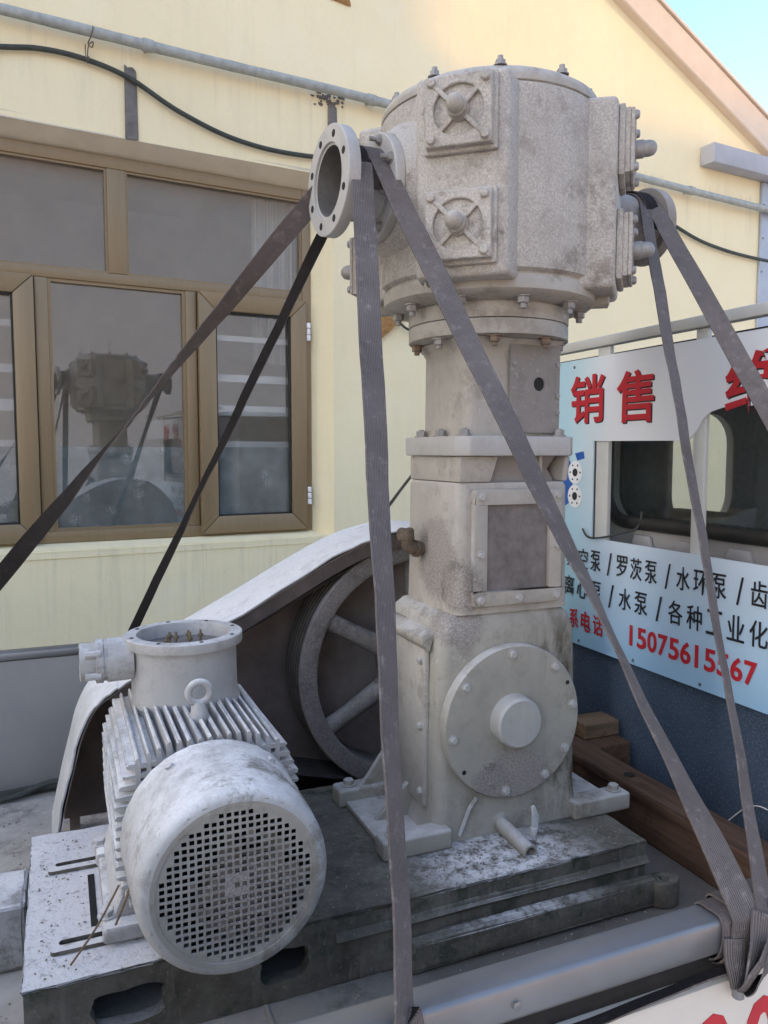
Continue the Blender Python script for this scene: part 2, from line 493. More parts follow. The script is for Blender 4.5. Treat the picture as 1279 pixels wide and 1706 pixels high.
class B:
    def __init__(s):
        s.bm = bmesh.new()

    def v(s, *p):
        return s.bm.verts.new(Vector(p[0]) if len(p) == 1 else Vector(p))

    def f(s, vs):
        try:
            return s.bm.faces.new(vs)
        except ValueError:
            return None

    def box(s, x0, x1, y0, y1, z0, z1, M=None):
        vs = []
        for z in (z0, z1):
            for x, y in ((x0, y0), (x1, y0), (x1, y1), (x0, y1)):
                p = Vector((x, y, z))
                vs.append(s.v(M @ p if M else p))
        for q in ((3, 2, 1, 0), (4, 5, 6, 7), (0, 1, 5, 4), (1, 2, 6, 5), (2, 3, 7, 6), (3, 0, 4, 7)):
            s.f([vs[i] for i in q])
        return s

    def cbox(s, c, size, M=None):
        c = Vector(c)
        T = Matrix.Translation(c) @ (M.to_4x4() if M else Matrix.Identity(4))
        a, b, d = (x / 2 for x in size)
        return s.box(-a, a, -b, b, -d, d, T)

    def lathe(s, prof, origin, axis, n=32, cap0=True, cap1=True, wob=0):
        u, w, d = frame(axis)
        o = Vector(origin)
        rings = []
        for r, h in prof:
            rings.append([s.v(o + d * h + (u * math.cos(t) + w * math.sin(t)) * r * (1 + (random.uniform(-wob, wob) if wob else 0)))
                          for t in (2 * math.pi * i / n for i in range(n))])
        for a, b in zip(rings, rings[1:]):
            for i in range(n):
                s.f([a[i], a[(i + 1) % n], b[(i + 1) % n], b[i]])
        if cap0:
            s.f(list(reversed(rings[0])))
        if cap1:
            s.f(rings[-1])
        return s

    def cyl(s, p0, p1, r0, r1=None, n=24):
        p0, p1 = Vector(p0), Vector(p1)
        return s.lathe([(r0, 0), (r0 if r1 is None else r1, (p1 - p0).length)], p0, p1 - p0, n)

    def prism(s, pts, vec):
        """pts: planar 3D polygon, extruded along vec"""
        vec = Vector(vec)
        a = [s.v(p) for p in pts]
        b = [s.v(Vector(p) + vec) for p in pts]
        s.f(list(reversed(a)))
        s.f(b)
        n = len(a)
        for i in range(n):
            s.f([a[i], a[(i + 1) % n], b[(i + 1) % n], b[i]])
        return s

    def plate_hole(s, outer, inner, vec):
        """outer / inner: loops of equal length, extruded along vec with the hole left open"""
        vec = Vector(vec)
        L = [[s.v(p) for p in outer], [s.v(p) for p in inner],
             [s.v(Vector(p) + vec) for p in outer], [s.v(Vector(p) + vec) for p in inner]]
        n = len(outer)
        for i in range(n):
            j = (i + 1) % n
            s.f([L[0][j], L[0][i], L[1][i], L[1][j]])
            s.f([L[2][i], L[2][j], L[3][j], L[3][i]])
            s.f([L[0][i], L[0][j], L[2][j], L[2][i]])
            s.f([L[1][j], L[1][i], L[3][i], L[3][j]])
        return s

    def tube(s, pts, r, n=10, closed=False):
        pts = [Vector(p) for p in pts]
        rings = []
        m = len(pts)
        up = None
        for i, p in enumerate(pts):
            a = pts[i - 1] if (i > 0 or closed) else p
            b = pts[(i + 1) % m] if (i < m - 1 or closed) else p
            t = (b - a).normalized()
            if up is None:
                up, _, _ = frame(t)
            u = (up - t * up.dot(t)).normalized()
            up = u
            w = t.cross(u)
            rr = r[i] if isinstance(r, (list, tuple)) else r
            rings.append([s.v(p + (u * math.cos(q) + w * math.sin(q)) * rr) for q in (2 * math.pi * k / n for k in range(n))])
        pairs = list(zip(rings, rings[1:])) + ([(rings[-1], rings[0])] if closed else [])
        for a, b in pairs:
            for i in range(n):
                s.f([a[i], a[(i + 1) % n], b[(i + 1) % n], b[i]])
        if not closed:
            s.f(list(reversed(rings[0])))
            s.f(rings[-1])
        return s

    def xform(s, M):
        s.bm.transform(M)
        return s

    def bevel(s, w, seg=2, ang=30):
        s.bm.normal_update()
        es = [e for e in s.bm.edges if len(e.link_faces) == 2 and e.calc_face_angle(0) > R(ang)]
        if es:
            bmesh.ops.bevel(s.bm, geom=es, offset=w, segments=seg, profile=.5, affect='EDGES', clamp_overlap=True)
        return s

    def rough(s, amt, cuts=0):
        """knock the edges about a little, as on an old casting"""
        if cuts:
            bmesh.ops.subdivide_edges(s.bm, edges=s.bm.edges[:], cuts=cuts, use_grid_fill=True)
        for v in s.bm.verts:
            v.co += Vector((random.uniform(-1, 1), random.uniform(-1, 1), random.uniform(-1, 1))) * amt
        return s

    def mesh(s, name, shift=Vector(), ang=38):
        bmesh.ops.recalc_face_normals(s.bm, faces=s.bm.faces[:])
        s.bm.transform(Matrix.Translation(-Vector(shift)))
        me = bpy.data.meshes.new(name)
        s.bm.to_mesh(me)
        s.bm.free()
        me.shade_smooth()
        me.set_sharp_from_angle(angle=R(ang))
        return me


def shell(bb, rows, offs):
    """rows of points (equal length) with one offset vector per row: a closed sheet of that thickness"""
    A = [[bb.v(p) for p in r] for r in rows]
    Z = [[bb.v(Vector(p) + Vector(d)) for p in r] for r, d in zip(rows, offs)]
    m, n = len(A), len(A[0])
    for i in range(m - 1):
        for j in range(n - 1):
            bb.f([A[i][j], A[i][j + 1], A[i + 1][j + 1], A[i + 1][j]])
            bb.f([Z[i][j], Z[i + 1][j], Z[i + 1][j + 1], Z[i][j + 1]])
        bb.f([A[i][0], A[i + 1][0], Z[i + 1][0], Z[i][0]])
        bb.f([A[i][-1], Z[i][-1], Z[i + 1][-1], A[i + 1][-1]])
    for i in (0, -1):
        for j in range(n - 1):
            bb.f([A[i][j], Z[i][j], Z[i][j + 1], A[i][j + 1]])
    return bb


def origin_of(o):
    return Vector(o['_o'])


def thing(name, label, cat, loc, group=None):
    o = bpy.data.objects.new(name, None)
    COL.objects.link(o)
    o.location = loc
    o.empty_display_size = .05
    o['label'] = label
    o['category'] = cat
    if group:
        o['group'] = group
    o['_o'] = tuple(loc)
    return o


def part(name, b, mat, parent, label=None, ang=38):
    """b is drawn in world coordinates"""
    org = origin_of(parent)
    me = b.mesh(name, org, ang) if isinstance(b, B) else b
    me.materials.append(MATS[mat])
    o = bpy.data.objects.new(name, me)
    COL.objects.link(o)
    o.parent = parent
    o['_o'] = tuple(org)
    if label:
        o['label'] = label
    return o


def single(name, b, mat, label, cat, loc, group=None, ang=38):
    me = b.mesh(name, Vector(loc), ang)
    me.materials.append(MATS[mat])
    o = bpy.data.objects.new(name, me)
    COL.objects.link(o)
    o.location = loc
    o['_o'] = tuple(loc)
    o['label'] = label
    o['category'] = cat
    if group:
        o['group'] = group
    return o


def structure(name, b, mat, loc=(0, 0, 0)):
    me = b.mesh(name, Vector(loc))
    me.materials.append(MATS[mat])
    o = bpy.data.objects.new(name, me)
    COL.objects.link(o)
    o.location = loc
    o['_o'] = tuple(loc)
    o['kind'] = 'structure'
    return o


_bolt = {}


def bolt(parent, p, axis, r=.008, h=.008, mat='bolt', name='bolt', dome=False, washer=True, stud=0):
    if mat == 'bolt' and random.random() < .18:
        mat = 'rusty'
    key = (r, h, mat, dome, washer, stud)
    if key not in _bolt:
        b = B()
        if washer:
            b.cyl((0, 0, 0), (0, 0, h * .18), r * 1.35, n=16)
        b.lathe([(r, h * .18), (r, h * .9), (r * .86, h)], (0, 0, 0), (0, 0, 1), 6)
        if dome:
            b.lathe([(r * .84, h), (r * .8, h * 1.5), (r * .55, h * 1.95), (r * .15, h * 2.1)], (0, 0, 0), (0, 0, 1), 14)
        if stud:
            b.cyl((0, 0, h), (0, 0, h + stud), r * .55, n=10)
        me = b.mesh(name)
        me.materials.append(MATS[mat])
        _bolt[key] = me
    o = bpy.data.objects.new(name, _bolt[key])
    COL.objects.link(o)
    o.parent = parent
    o.location = Vector(p) - origin_of(parent)
    q = Vector(axis).to_track_quat('Z', 'Y') @ Quaternion((0, 0, 1), random.uniform(0, 1))
    o.rotation_mode = 'QUATERNION'
    o.rotation_quaternion = q
    return o


def rrect(cx, cy, w, h, r, n=4):
    """rounded rectangle outline in 2D"""
    pts = []
    for sx, sy, a0 in ((1, 1, 0), (-1, 1, 90), (-1, -1, 180), (1, -1, 270)):
        for i in range(n + 1):
            a = R(a0 + 90 * i / n)
            pts.append((cx + sx * (w / 2 - r) + math.cos(a) * r, cy + sy * (h / 2 - r) + math.sin(a) * r))
    return pts


def crom(pts, n):
    """Catmull-Rom through tuples of any length"""
    m = len(pts)
    out = []
    for k in range(n):
        t = k / (n - 1) * (m - 1)
        i = min(int(t), m - 2)
        f = t - i
        p = [pts[max(0, min(m - 1, i + q))] for q in (-1, 0, 1, 2)]
        out.append(tuple(.5 * (2 * b + (c - a) * f + (2 * a - 5 * b + 4 * c - d) * f * f + (3 * b - a - 3 * c + d) * f ** 3)
                         for a, b, c, d in zip(*p)))
    return out


# ------------------------------------------------------------------ ground
b = B()
b.box(-400, 400, -400, 400, -.80, -.75)
structure('ground', b, 'ground')

# ------------------------------------------------------------------ house with window (house frame: u along the wall, y into it)
HO = Vector((0, 3.3, 0))
HM = Matrix.Translation(HO) @ Matrix.Rotation(WALL_AZ, 4, 'Z')


def hw(u, y, z):
    return HM @ Vector((u, y, z))


FACE = -.09
house = thing('house', 'cream plastered house wall with gable behind the truck', 'house', hw(0, FACE, -.75))
U0, U1, ZB, ZT = -1.5, 1.145, .422, 2.0        # window opening


def roofz(u):                                   # underside of the verge
    return 3.171 - .4535 * (u - 2.772) if u > -1.2 else 3.171 - .4535 * (-1.2 - 2.772) - .4535 * (-1.2 - u)


b = B()
bm = b
front = {}


def fv(u, z, y=FACE):
    k = (round(u, 4), round(z, 4), round(y, 4))
    if k not in front:
        front[k] = b.v(u, y, z)
    return front[k]


UL, UR = -6., 5.3
for (a0, a1, z0, z1) in ((UL, U0, -.75, ZB), (U0, U1, -.75, ZB), (U1, UR, -.75, ZB), (UL, U0, ZB, ZT), (U1, UR, ZB, ZT)):
    if a1 == UR and z1 == ZT:
        z1 = min(ZT, roofz(UR)) if roofz(UR) < ZT else ZT
    b.f([fv(a0, z0), fv(a1, z0), fv(a1, z1), fv(a0, z1)])
# gable
us = [UL, U0, -1.2, U1, 2.772, 5.35]
b.f([fv(UL, ZT), fv(U0, ZT), fv(U0, roofz(U0)), fv(UL, roofz(UL))])
b.f([fv(U0, ZT), fv(U1, ZT), fv(U1, roofz(U1)), fv(-1.2, roofz(-1.2)), fv(U0, roofz(U0))])
b.f([fv(U1, ZT), fv(UR, ZT), fv(UR, roofz(UR)), fv(U1, roofz(U1))])
# back sheet far behind, closing the volume against the light
b.box(UL, UR, 3.0, 3.05, -.75, 4.9)
b.box(UL, UL + .02, FACE + .01, 3.0, -.75, 2.6)
b.box(UR - .02, UR, FACE + .01, 3.0, -.75, 1.2)
b.xform(HM)
part('wall', b, 'wall', house)
# reveals of the window opening
b = B()
W_IN = .05
pts = [(U0, ZB), (U1, ZB), (U1, ZT), (U0, ZT)]
# right jamb flares outwards a little, soffit slopes, sill slopes
b.prism([(U1, FACE + .001, ZB), (U1 + .02, FACE + .001, ZB), (U1 + .02, W_IN, ZB), (1.072, W_IN, ZB), (1.072, -.005, ZB)], (0, 0, ZT - ZB))
b.xform(HM)
part('jamb', b, 'wall', house)
b = B()
b.prism([(U0, FACE + .001, ZT), (U0, FACE + .001, ZT + .03), (U0, W_IN, ZT + .03), (U0, W_IN, 1.953), (U0, -.005, 1.953)], (U1 - U0, 0, 0))
b.rough(.0025, 3)
b.xform(HM)
part('soffit', b, 'reveal', house)
b = B()
b.prism([(U0, FACE - .004, ZB - .004), (U0, FACE - .004, ZB - .03), (U0, W_IN, ZB - .03), (U0, W_IN, .44), (U0, -.005, .44)], (U1 - U0 - .006, 0, 0))
b.rough(.002, 3)
b.xform(HM)
part('sill', b, 'wall', house)
# room behind the window
b = B()
b.box(U0, 1.9, 2.2, 2.25, .0, 2.4)
b.box(U0, 1.9, W_IN + .02, 2.2, -.02, 0)
b.box(U0, 1.9, W_IN + .02, 2.2, 2.4, 2.42)
b.box(1.9, 1.92, W_IN + .02, 2.2, 0, 2.4)
b.box(U0 - .02, U0, W_IN + .02, 2.2, 0, 2.4)
b.xform(HM)
part('room_shell', b, 'roomwall', house)

# window: fixed frame with transom, two top lights, fixed light, two casements
WF = -.012                                      # front face of the frame


def bars(lst, y0, y1):
    bb = B()
    for a0, a1, z0, z1 in lst:
        bb.box(a0, a1, y0, y1, z0, z1)
    return bb


b = B()
# uprights run full height, rails butt between them
for a0, a1 in ((1.03, 1.071),):
    b.box(a0, a1, WF, .045, .441, 1.952)
for (a0, a1, z0, z1) in ((U0, 1.03, 1.905, 1.952), (U0, 1.03, .441, .486), (U0, 1.03, 1.462, 1.502),
                         (.207, .279, 1.502, 1.905), (.508, .552, .486, 1.462), (-.066, -.019, .486, 1.462),
                         (-.62, -.56, .486, 1.462), (-.86, -.79, 1.502, 1.905)):
    b.box(a0, a1, WF, .045, z0, z1)
b.bevel(.004, 2)
b.xform(HM)
win = part('window', b, 'alu', house, 'bronze framed window with top lights and two casements')


def bead(a0, a1, z0, z1, w=.012, y0=-.004, y1=.02):
    bb = B()
    for q in ((a0, a1, z1 - w, z1), (a0, a1, z0, z0 + w), (a0, a0 + w, z0 + w, z1 - w), (a1 - w, a1, z0 + w, z1 - w)):
        bb.box(q[0], q[1], y0, y1, q[2], q[3])
    bb.xform(HM)
    part('glazing_bead', bb, 'alu', win)


def pane(a0, a1, z0, z1, y):
    bb = B().box(a0, a1, y, y + .005, z0, z1)
    bb.xform(HM)
    part('pane', bb, 'pane', win)


bead(-.019, .508, .486, 1.462)
for (a0, a1) in ((.279, 1.03), (-.79, .207), (U0, -.86)):
    bead(a0, a1, 1.502, 1.905, .008)
    pane(a0 + .004, a1 - .004, 1.506, 1.901, .012)
pane(-.012, .501, .492, 1.456, .012)


def casement(a0, a1, z0, z1):
    bb = B()
    w = .073
    for q in (((a0, z0), (a1, z0), (a1 - w, z0 + w), (a0 + w, z0 + w)), ((a1, z0), (a1, z1), (a1 - w, z1 - w), (a1 - w, z0 + w)),
              ((a1, z1), (a0, z1), (a0 + w, z1 - w), (a1 - w, z1 - w)), ((a0, z1), (a0, z0), (a0 + w, z0 + w), (a0 + w, z1 - w))):
        # each mitred rail stops a hair short of the next so the mitre shows
        c = Vector((sum(p[0] for p in q) / 4, sum(p[1] for p in q) / 4))
        qq = [c + (Vector(p) - c) * .9965 for p in q]
        bb.prism([(p.x, WF - .022, p.y) for p in qq], (0, .05, 0))
    bb.bevel(.003, 2)
    bb.xform(HM)
    part('casement', bb, 'alu', win)
    pane(a0 + w - .006, a1 - w + .006, z0 + w - .006, z1 - w + .006, 0)
    bb = B()
    for q in ((a0 + w, a1 - w, z1 - w - .006, z1 - w), (a0 + w, a1 - w, z0 + w, z0 + w + .006), (a0 + w, a0 + w + .006, z0 + w, z1 - w),
              (a1 - w - .006, a1 - w, z0 + w, z1 - w)):
        bb.box(q[0], q[1], WF - .012, WF + .008, q[2], q[3])
    bb.xform(HM)
    part('gasket', bb, 'rubber', win)


casement(.556, 1.040, .450, 1.464)
casement(-.555, -.070, .450, 1.464)
for z in (1.33, .60):
    bb = B()
    for dz in (-.026, .001, .028):
        bb.box(1.041, 1.056, WF - .03, WF - .012, z + dz - .012, z + dz + .012)
    bb.bevel(.002, 1).xform(HM)
    part('hinge', bb, 'white', win)
# frosted film on the lower third of the glass
for (a0, a1, y) in ((-.01, .499, .019), (.63, .966, .007), (-.48, -.145, .007)):
    bb = B().box(a0, a1, y, y + .001, .525 if a0 > .5 or a0 < -.1 else .494, .818)
    bb.xform(HM)
    part('frosted_film', bb, 'film', win)
# white slats seen through the casements
for (a0, a1) in ((.58, 1.04), (-.54, -.08)):
    for z, h in ((1.118, .016), (.978, .022), (.826, .018), (1.29, .012)):
        bb = B().box(a0, a1, .050, .058, z - h, z + h)
        bb.xform(HM)
        part('slat', bb, 'white', win)
# curtain inside the top light
b = B()
rows = []
for i in range(61):
    u = .86 + i / 60 * .19
    y = .16 + .018 * math.sin(i * 1.05) + .008 * math.sin(i * .37)
    rows.append([Vector((u, y, 1.20)), Vector((u, y, 1.93))])
shell(b, rows, [Vector((0, .002, 0))] * 61)
b.xform(HM)
single('curtain', b, 'curtain', 'white pleated curtain inside the top right window light', 'curtain', hw(.95, .16, 1.2))

# verge of the roof
b = B()


def slope_box(bb, u0, u1, lo, hi, y0, y1, f=roofz):
    bb.prism([(u0, y0, f(u0) + lo), (u1, y0, f(u1) + lo), (u1, y0, f(u1) + hi), (u0, y0, f(u0) + hi)], (0, y1 - y0, 0))


slope_box(b, -1.2, 5.6, -.002, .175, FACE - .05, 3.1)
slope_box(b, -6.2, -1.2, -.002, .175, FACE - .05, 3.1)
b.bevel(.006, 1).xform(HM)
part('verge', b, 'verge', house)
b = B()
slope_box(b, -1.2, 5.6, .177, .192, FACE - .062, 3.1)
slope_box(b, -6.2, -1.2, .177, .192, FACE - .062, 3.1)
b.xform(HM)
part('roof_sheet', b, 'verge', house)
b = B()
b.box(3.475, 5.2, FACE - .10, FACE - .002, 2.437, 2.545)
b.bevel(.005, 2).rough(.001).xform(HM)
part('canopy_slab', b, 'slab', house)
b = B()
b.box(4.015, 5.0, FACE - .02, FACE - .002, -.7, 2.434)
b.bevel(.004, 1).xform(HM)
dd = part('door', b, 'door', house)
for i in range(9):
    b = B()
    b.cyl((4.03, FACE - .021, 2.30 - i * .2), (4.03, FACE - .027, 2.30 - i * .2), .006, n=8)
    b.xform(HM)
    part('rivet', b, 'bolt', dd)

# ------------------------------------------------------------------ things fixed to the house wall
b = B()
pp = [(-1.6, FACE - .05, 2.35), (-.155, FACE - .05, 2.343), (.52, FACE - .05, 2.339), (1.376, FACE - .05, 2.340), (2.2, FACE - .05, 2.309),
      (3.016, FACE - .05, 2.276), (4.03, FACE - .05, 2.262), (5.6, FACE - .05, 2.25)]
b.tube(crom(pp, 90), [.0195 + random.uniform(-.0007, .0007) for _ in range(90)], 14)
b.xform(HM)
pipe = thing('wall_pipe', 'long grey painted pipe running along the cream wall above the window', 'pipe', hw(0, FACE, 2.34))
part('pipe', b, 'pipe', pipe)
for u, z in ((1.31, 2.340), (-.9, 2.346), (3.35, 2.27), (.35, 2.340)):
    b = B()
    b.lathe([(.0225, -.02), (.0235, -.012), (.0235, .012), (.0225, .02)], (u, FACE - .05, z), (1, 0, -.015), 16)
    b.box(u - .006, u + .006, FACE - .05, FACE - .001, z - .006, z + .006)
    b.xform(HM)
    part('pipe_clip', b, 'pipe', pipe)
b = B()
cc = [(-1.6, FACE - .02, 1.95), (-.6, FACE - .02, 2.14), (-.158, FACE - .02, 2.228), (-.02, FACE - .02, 2.253), (.123, FACE - .02, 2.252),
      (.284, FACE - .02, 2.219), (.476, FACE - .02, 2.132), (.72, FACE - .02, 2.067), (1.026, FACE - .02, 2.060), (1.6, FACE - .02, 2.12),
      (2.3, FACE - .02, 2.20), (2.8, FACE - .02, 2.18), (3.196, FACE - .02, 2.09), (3.548, FACE - .02, 2.005), (4.09, FACE - .02, 1.971), (5.2, FACE - .02, 1.98)]
b.tube(crom(cc, 160), .0095, 10)
b.xform(HM)
single('wall_cable', b, 'cable', 'black cable sagging along the wall under the grey pipe', 'cable', hw(0, FACE, 2.25))
b = B()
b.tube(crom([(.148, FACE - .05, 2.361), (.15, FACE - .073, 2.345), (.142, FACE - .062, 2.315), (.136, FACE - .04, 2.300), (.150, FACE - .036, 2.292),
             (.152, FACE - .05, 2.305), (.138, FACE - .045, 2.295), (.134, FACE - .032, 2.265), (.136, FACE - .034, 2.243)], 60), .0022, 6)
b.tube(crom([(.128, FACE - .03, 2.30), (.127, FACE - .033, 2.27), (.13, FACE - .034, 2.243), (.137, FACE - .02, 2.240), (.139, FACE - .03, 2.26)], 30), .002, 6)
b.xform(HM)
single('wire_hook', b, 'wire', 'small twisted wire hook hanging the black cable from the pipe', 'hook', hw(.14, FACE - .05, 2.3))
b = B()
b.prism([(.268, FACE - .010, 1.996), (.316, FACE - .010, 1.999), (.314, FACE - .010, 2.255), (.300, FACE - .010, 2.268), (.283, FACE - .010, 2.262),
         (.270, FACE - .010, 2.272)], (0, .0095, 0))
b.bevel(.003, 1).rough(.0012).xform(HM)
single('cement_strip', b, 'darkplaster', 'dark vertical cement strip on the wall above the window', 'cement patch', hw(.29, FACE - .001, 2.0))
b = B()
b.prism([(1.12, FACE - .012, 2.05), (1.165, FACE - .012, 2.05), (1.162, FACE - .012, 2.29), (1.14, FACE - .012, 2.31), (1.123, FACE - .012, 2.295)], (0, .0115, 0))
b.bevel(.003, 1).rough(.0015).xform(HM)
single('cement_strip', b, 'darkplaster', 'dark cement stub on the wall just above the open inlet flange', 'cement patch', hw(1.14, FACE - .001, 2.05))
# chipped plaster around that stub
b = B()
for i in range(46):
    u = random.gauss(1.135, .045)
    z = random.gauss(2.318, .014)
    r = random.uniform(.003, .011)
    n = random.randint(5, 7)
    a0 = random.uniform(0, 6)
    b.prism([(u + math.cos(a0 + 6.283 * k / n) * r * random.uniform(.6, 1.5), FACE - .0022 - i * .00004, z + math.sin(a0 + 6.283 * k / n) * r * random.uniform(.5, 1.1)) for k in range(n)], (0, .0012, 0))
b.xform(HM)
o = single('plaster_chips', b, 'darkplaster', 'grey plaster chips scattered on the wall below the pipe', 'plaster chips', hw(1.13, FACE - .001, 2.3))
o['kind'] = 'stuff'
b = B()
b.prism([(1.12, FACE - .05, 2.742), (1.235, FACE - .05, 2.733), (1.23, FACE - .05, 2.756), (1.20, FACE - .05, 2.80), (1.14, FACE - .05, 2.80)], (0, .049, 0)).xform(Matrix.Translation((0, FACE * .8, 0)) @ Matrix.Diagonal((1, .2, 1, 1)))
b.bevel(.004, 1).xform(HM)
single('wooden_peg', b, 'rustwood', 'brown wooden peg high on the sunlit gable', 'peg', hw(1.18, FACE - .001, 2.74))
b = B()
b.prism([(1.36, FACE - .03, 1.42), (1.53, FACE - .03, 1.455), (1.43, FACE - .03, 1.36), (1.37, FACE - .03, 1.31)], (0, .029, 0))
b.bevel(.003, 1).rough(.001).xform(HM)
brk = thing('corner_bracket', 'rusty orange wooden wedge on the wall beside the pump neck', 'bracket', hw(1.42, FACE - .001, 1.32))
part('wedge', b, 'rustwood', brk)
b = B()
b.box(1.35, 1.56, FACE - .045, FACE - .001, 1.458, 1.475)
b.xform(HM)
part('cap_strip', b, 'trim', brk)
b = B()
b.tube(crom([(1.44, FACE - .03, 1.43), (1.47, FACE - .03, 1.39), (1.53, FACE - .03, 1.36), (1.7, FACE - .03, 1.34)], 24), .006, 8)
b.xform(HM)
part('wire', b, 'cable', brk)

# ------------------------------------------------------------------ the building across the yard, whose roof keeps the yard in shade
YD = -2.4
ZOCC = 2.605 + (abs(YD) + FACE) / math.cos(SUN_OFF) * math.tan(SUN_EL)
opp = thing('opposite_building', 'tall rendered building across the yard behind and left of the camera', 'building', hw(-20, YD - 3, -.75))
b = B()
b.box(-60, -6.5, YD - 4, YD, -.75, ZOCC - .35)
b.xform(HM)
part('wall', b, 'farwall', opp)
b = B()
b.box(-60.3, -6.3, YD - 4.3, YD, ZOCC - .35, ZOCC)
b.xform(HM)
part('roof', b, 'farroof', opp)
for i in range(9):
    for j in range(4):
        b = B()
        b.box(-43 + i * 3.8, -41.2 + i * 3.8, YD, YD + .04, .6 + j * 3, 2.2 + j * 3)
        b.xform(HM)
        part('window', b, 'trim', opp)

low = thing('reflection_building', 'added building out of view behind the camera, reflected in the window panes', 'building', hw(8, -19, -.75))  # added unseen building, there to turn the window reflections grey
b = B()
b.box(-7, 27, -23, -16, -.75, 7.2)
b.xform(HM)
part('wall', b, 'farwall', low)
b = B()
b.box(-7.3, 27.3, -23.3, -15.7, 7.2, 7.5)
b.xform(HM)
part('roof', b, 'farroof', low)

# ------------------------------------------------------------------ truck
truck = thing('flatbed_truck', 'small cargo truck with steel rimmed bed carrying the pump', 'truck', (0, 1.25, -.75))
YN, YF, XH = .552, 1.957, 1.27
b = B().box(-1.6, XH - .002, YN + .03, YF, -.05, 0)
floor = part('bed_floor', b, 'floor', truck)
# seams and lips on the bed floor
for x in (-.35, .25, .85):
    bb = B().box(x, x + .006, YN + .035, YF - .01, 0, .002)
    part('weld_seam', bb, 'floor', floor)
b = B().box(-1.6, XH, YF, YF + .03, -.1, .318)
b.bevel(.004, 2)
part('far_side_panel', b, 'greyside', truck)
b = B().box(-1.6, XH, YF - .006, YF + .036, .320, .338)
b.bevel(.005, 2)
part('far_rail', b, 'stainless', truck)
# near side: square stainless tube over a cream panel
b = B().box(-1.6, XH, .545, .580, .3055, .340)
b.bevel(.005, 3)
part('near_rail', b, 'stainless', truck)
b = B().box(-1.6, XH, .556, .576, .282, .305)
part('rail_gap_shade', b, 'black', truck)  # black strip paints the shadow gap between rail and panel
b = B().box(-1.6, XH, .540, .575, -.35, .281)
b.bevel(.006, 2)
npan = part('near_side_panel', b, 'cream', truck)
bolt(truck, (.352, .5452, .322), (0, -1, 0), .0042, .003, 'stainless', 'screw')
bolt(truck, (-.1, .5452, .322), (0, -1, 0), .0042, .003, 'stainless', 'screw')
b = B()
b.cyl((.597, .533, .296), (.597, .531, .268), .0058, n=14)
b.bevel(.001, 1)
part('tie_pin', b, 'stainless', truck)
# headboard
b = B()
b.box(XH, XH + .02, .50, YF + .03, -.05, .45)
part('headboard', b, 'blue', truck)
b = B()
b.box(XH - .018, XH - .001, .585, YF - .002, .001, .014)
part('floor_lip', b, 'floor', truck)

# cab
CX = 1.345
cab = B()
wy0, wy1, wz0, wz1 = .66, 1.665, .625, .985
outer = [(CX, .52, .0), (CX, 1.99, .0), (CX, 1.99, 1.04), (CX, .52, 1.04)]
hole = rrect((wy0 + wy1) / 2, (wz0 + wz1) / 2, wy1 - wy0, wz1 - wz0, .07, 5)


def square_loop(pts, y0, y1, z0, z1):
    """project each hole point outwards from the hole's centre onto a rectangle, same count, corners kept"""
    cy = (min(p[0] for p in pts) + max(p[0] for p in pts)) / 2
    cz = (min(p[1] for p in pts) + max(p[1] for p in pts)) / 2
    out = []
    for (y, z) in pts:
        dy, dz = y - cy, z - cz
        ky = ((y1 - cy) if dy > 0 else (y0 - cy)) / dy if abs(dy) > 1e-9 else 1e9
        kz = ((z1 - cz) if dz > 0 else (z0 - cz)) / dz if abs(dz) > 1e-9 else 1e9
        k = min(ky, kz)
        out.append((cy + dy * k, cz + dz * k))
    for c in ((y0, z0), (y0, z1), (y1, z0), (y1, z1)):
        i = min(range(len(out)), key=lambda q: (out[q][0] - c[0]) ** 2 + (out[q][1] - c[1]) ** 2)
        out[i] = c
    return out


big = square_loop(hole, .52, 1.99, -.1, 1.02)
cab.plate_hole([(CX, y, z) for y, z in big], [(CX, y, z) for y, z in hole], (.03, 0, 0))
part('cab_rear_panel', cab, 'cabpaint', truck)
# stamped ribs under the window
for i, y in enumerate((.78, .93, 1.08, 1.23, 1.38, 1.53)):
    b = B()
    b.prism([(CX, y - .05, .53), (CX, y + .05, .53), (CX, y + .028, .592), (CX, y - .028, .592)], (-.012, 0, 0))
    b.bevel(.006, 2)
    part('stamped_rib', b, 'cabpaint', truck)
b = B()
b.tube([(CX - .004, y, z) for y, z in rrect((wy0 + wy1) / 2, (wz0 + wz1) / 2, wy1 - wy0 + .01, wz1 - wz0 + .01, .075, 8)], .017, 10, True)
gask = part('window_gasket', b, 'rubber', truck)
b = B()
b.prism([(CX + .01, y, z) for y, z in hole], (.004, 0, 0))
part('rear_window_pane', b, 'cabglass', truck)
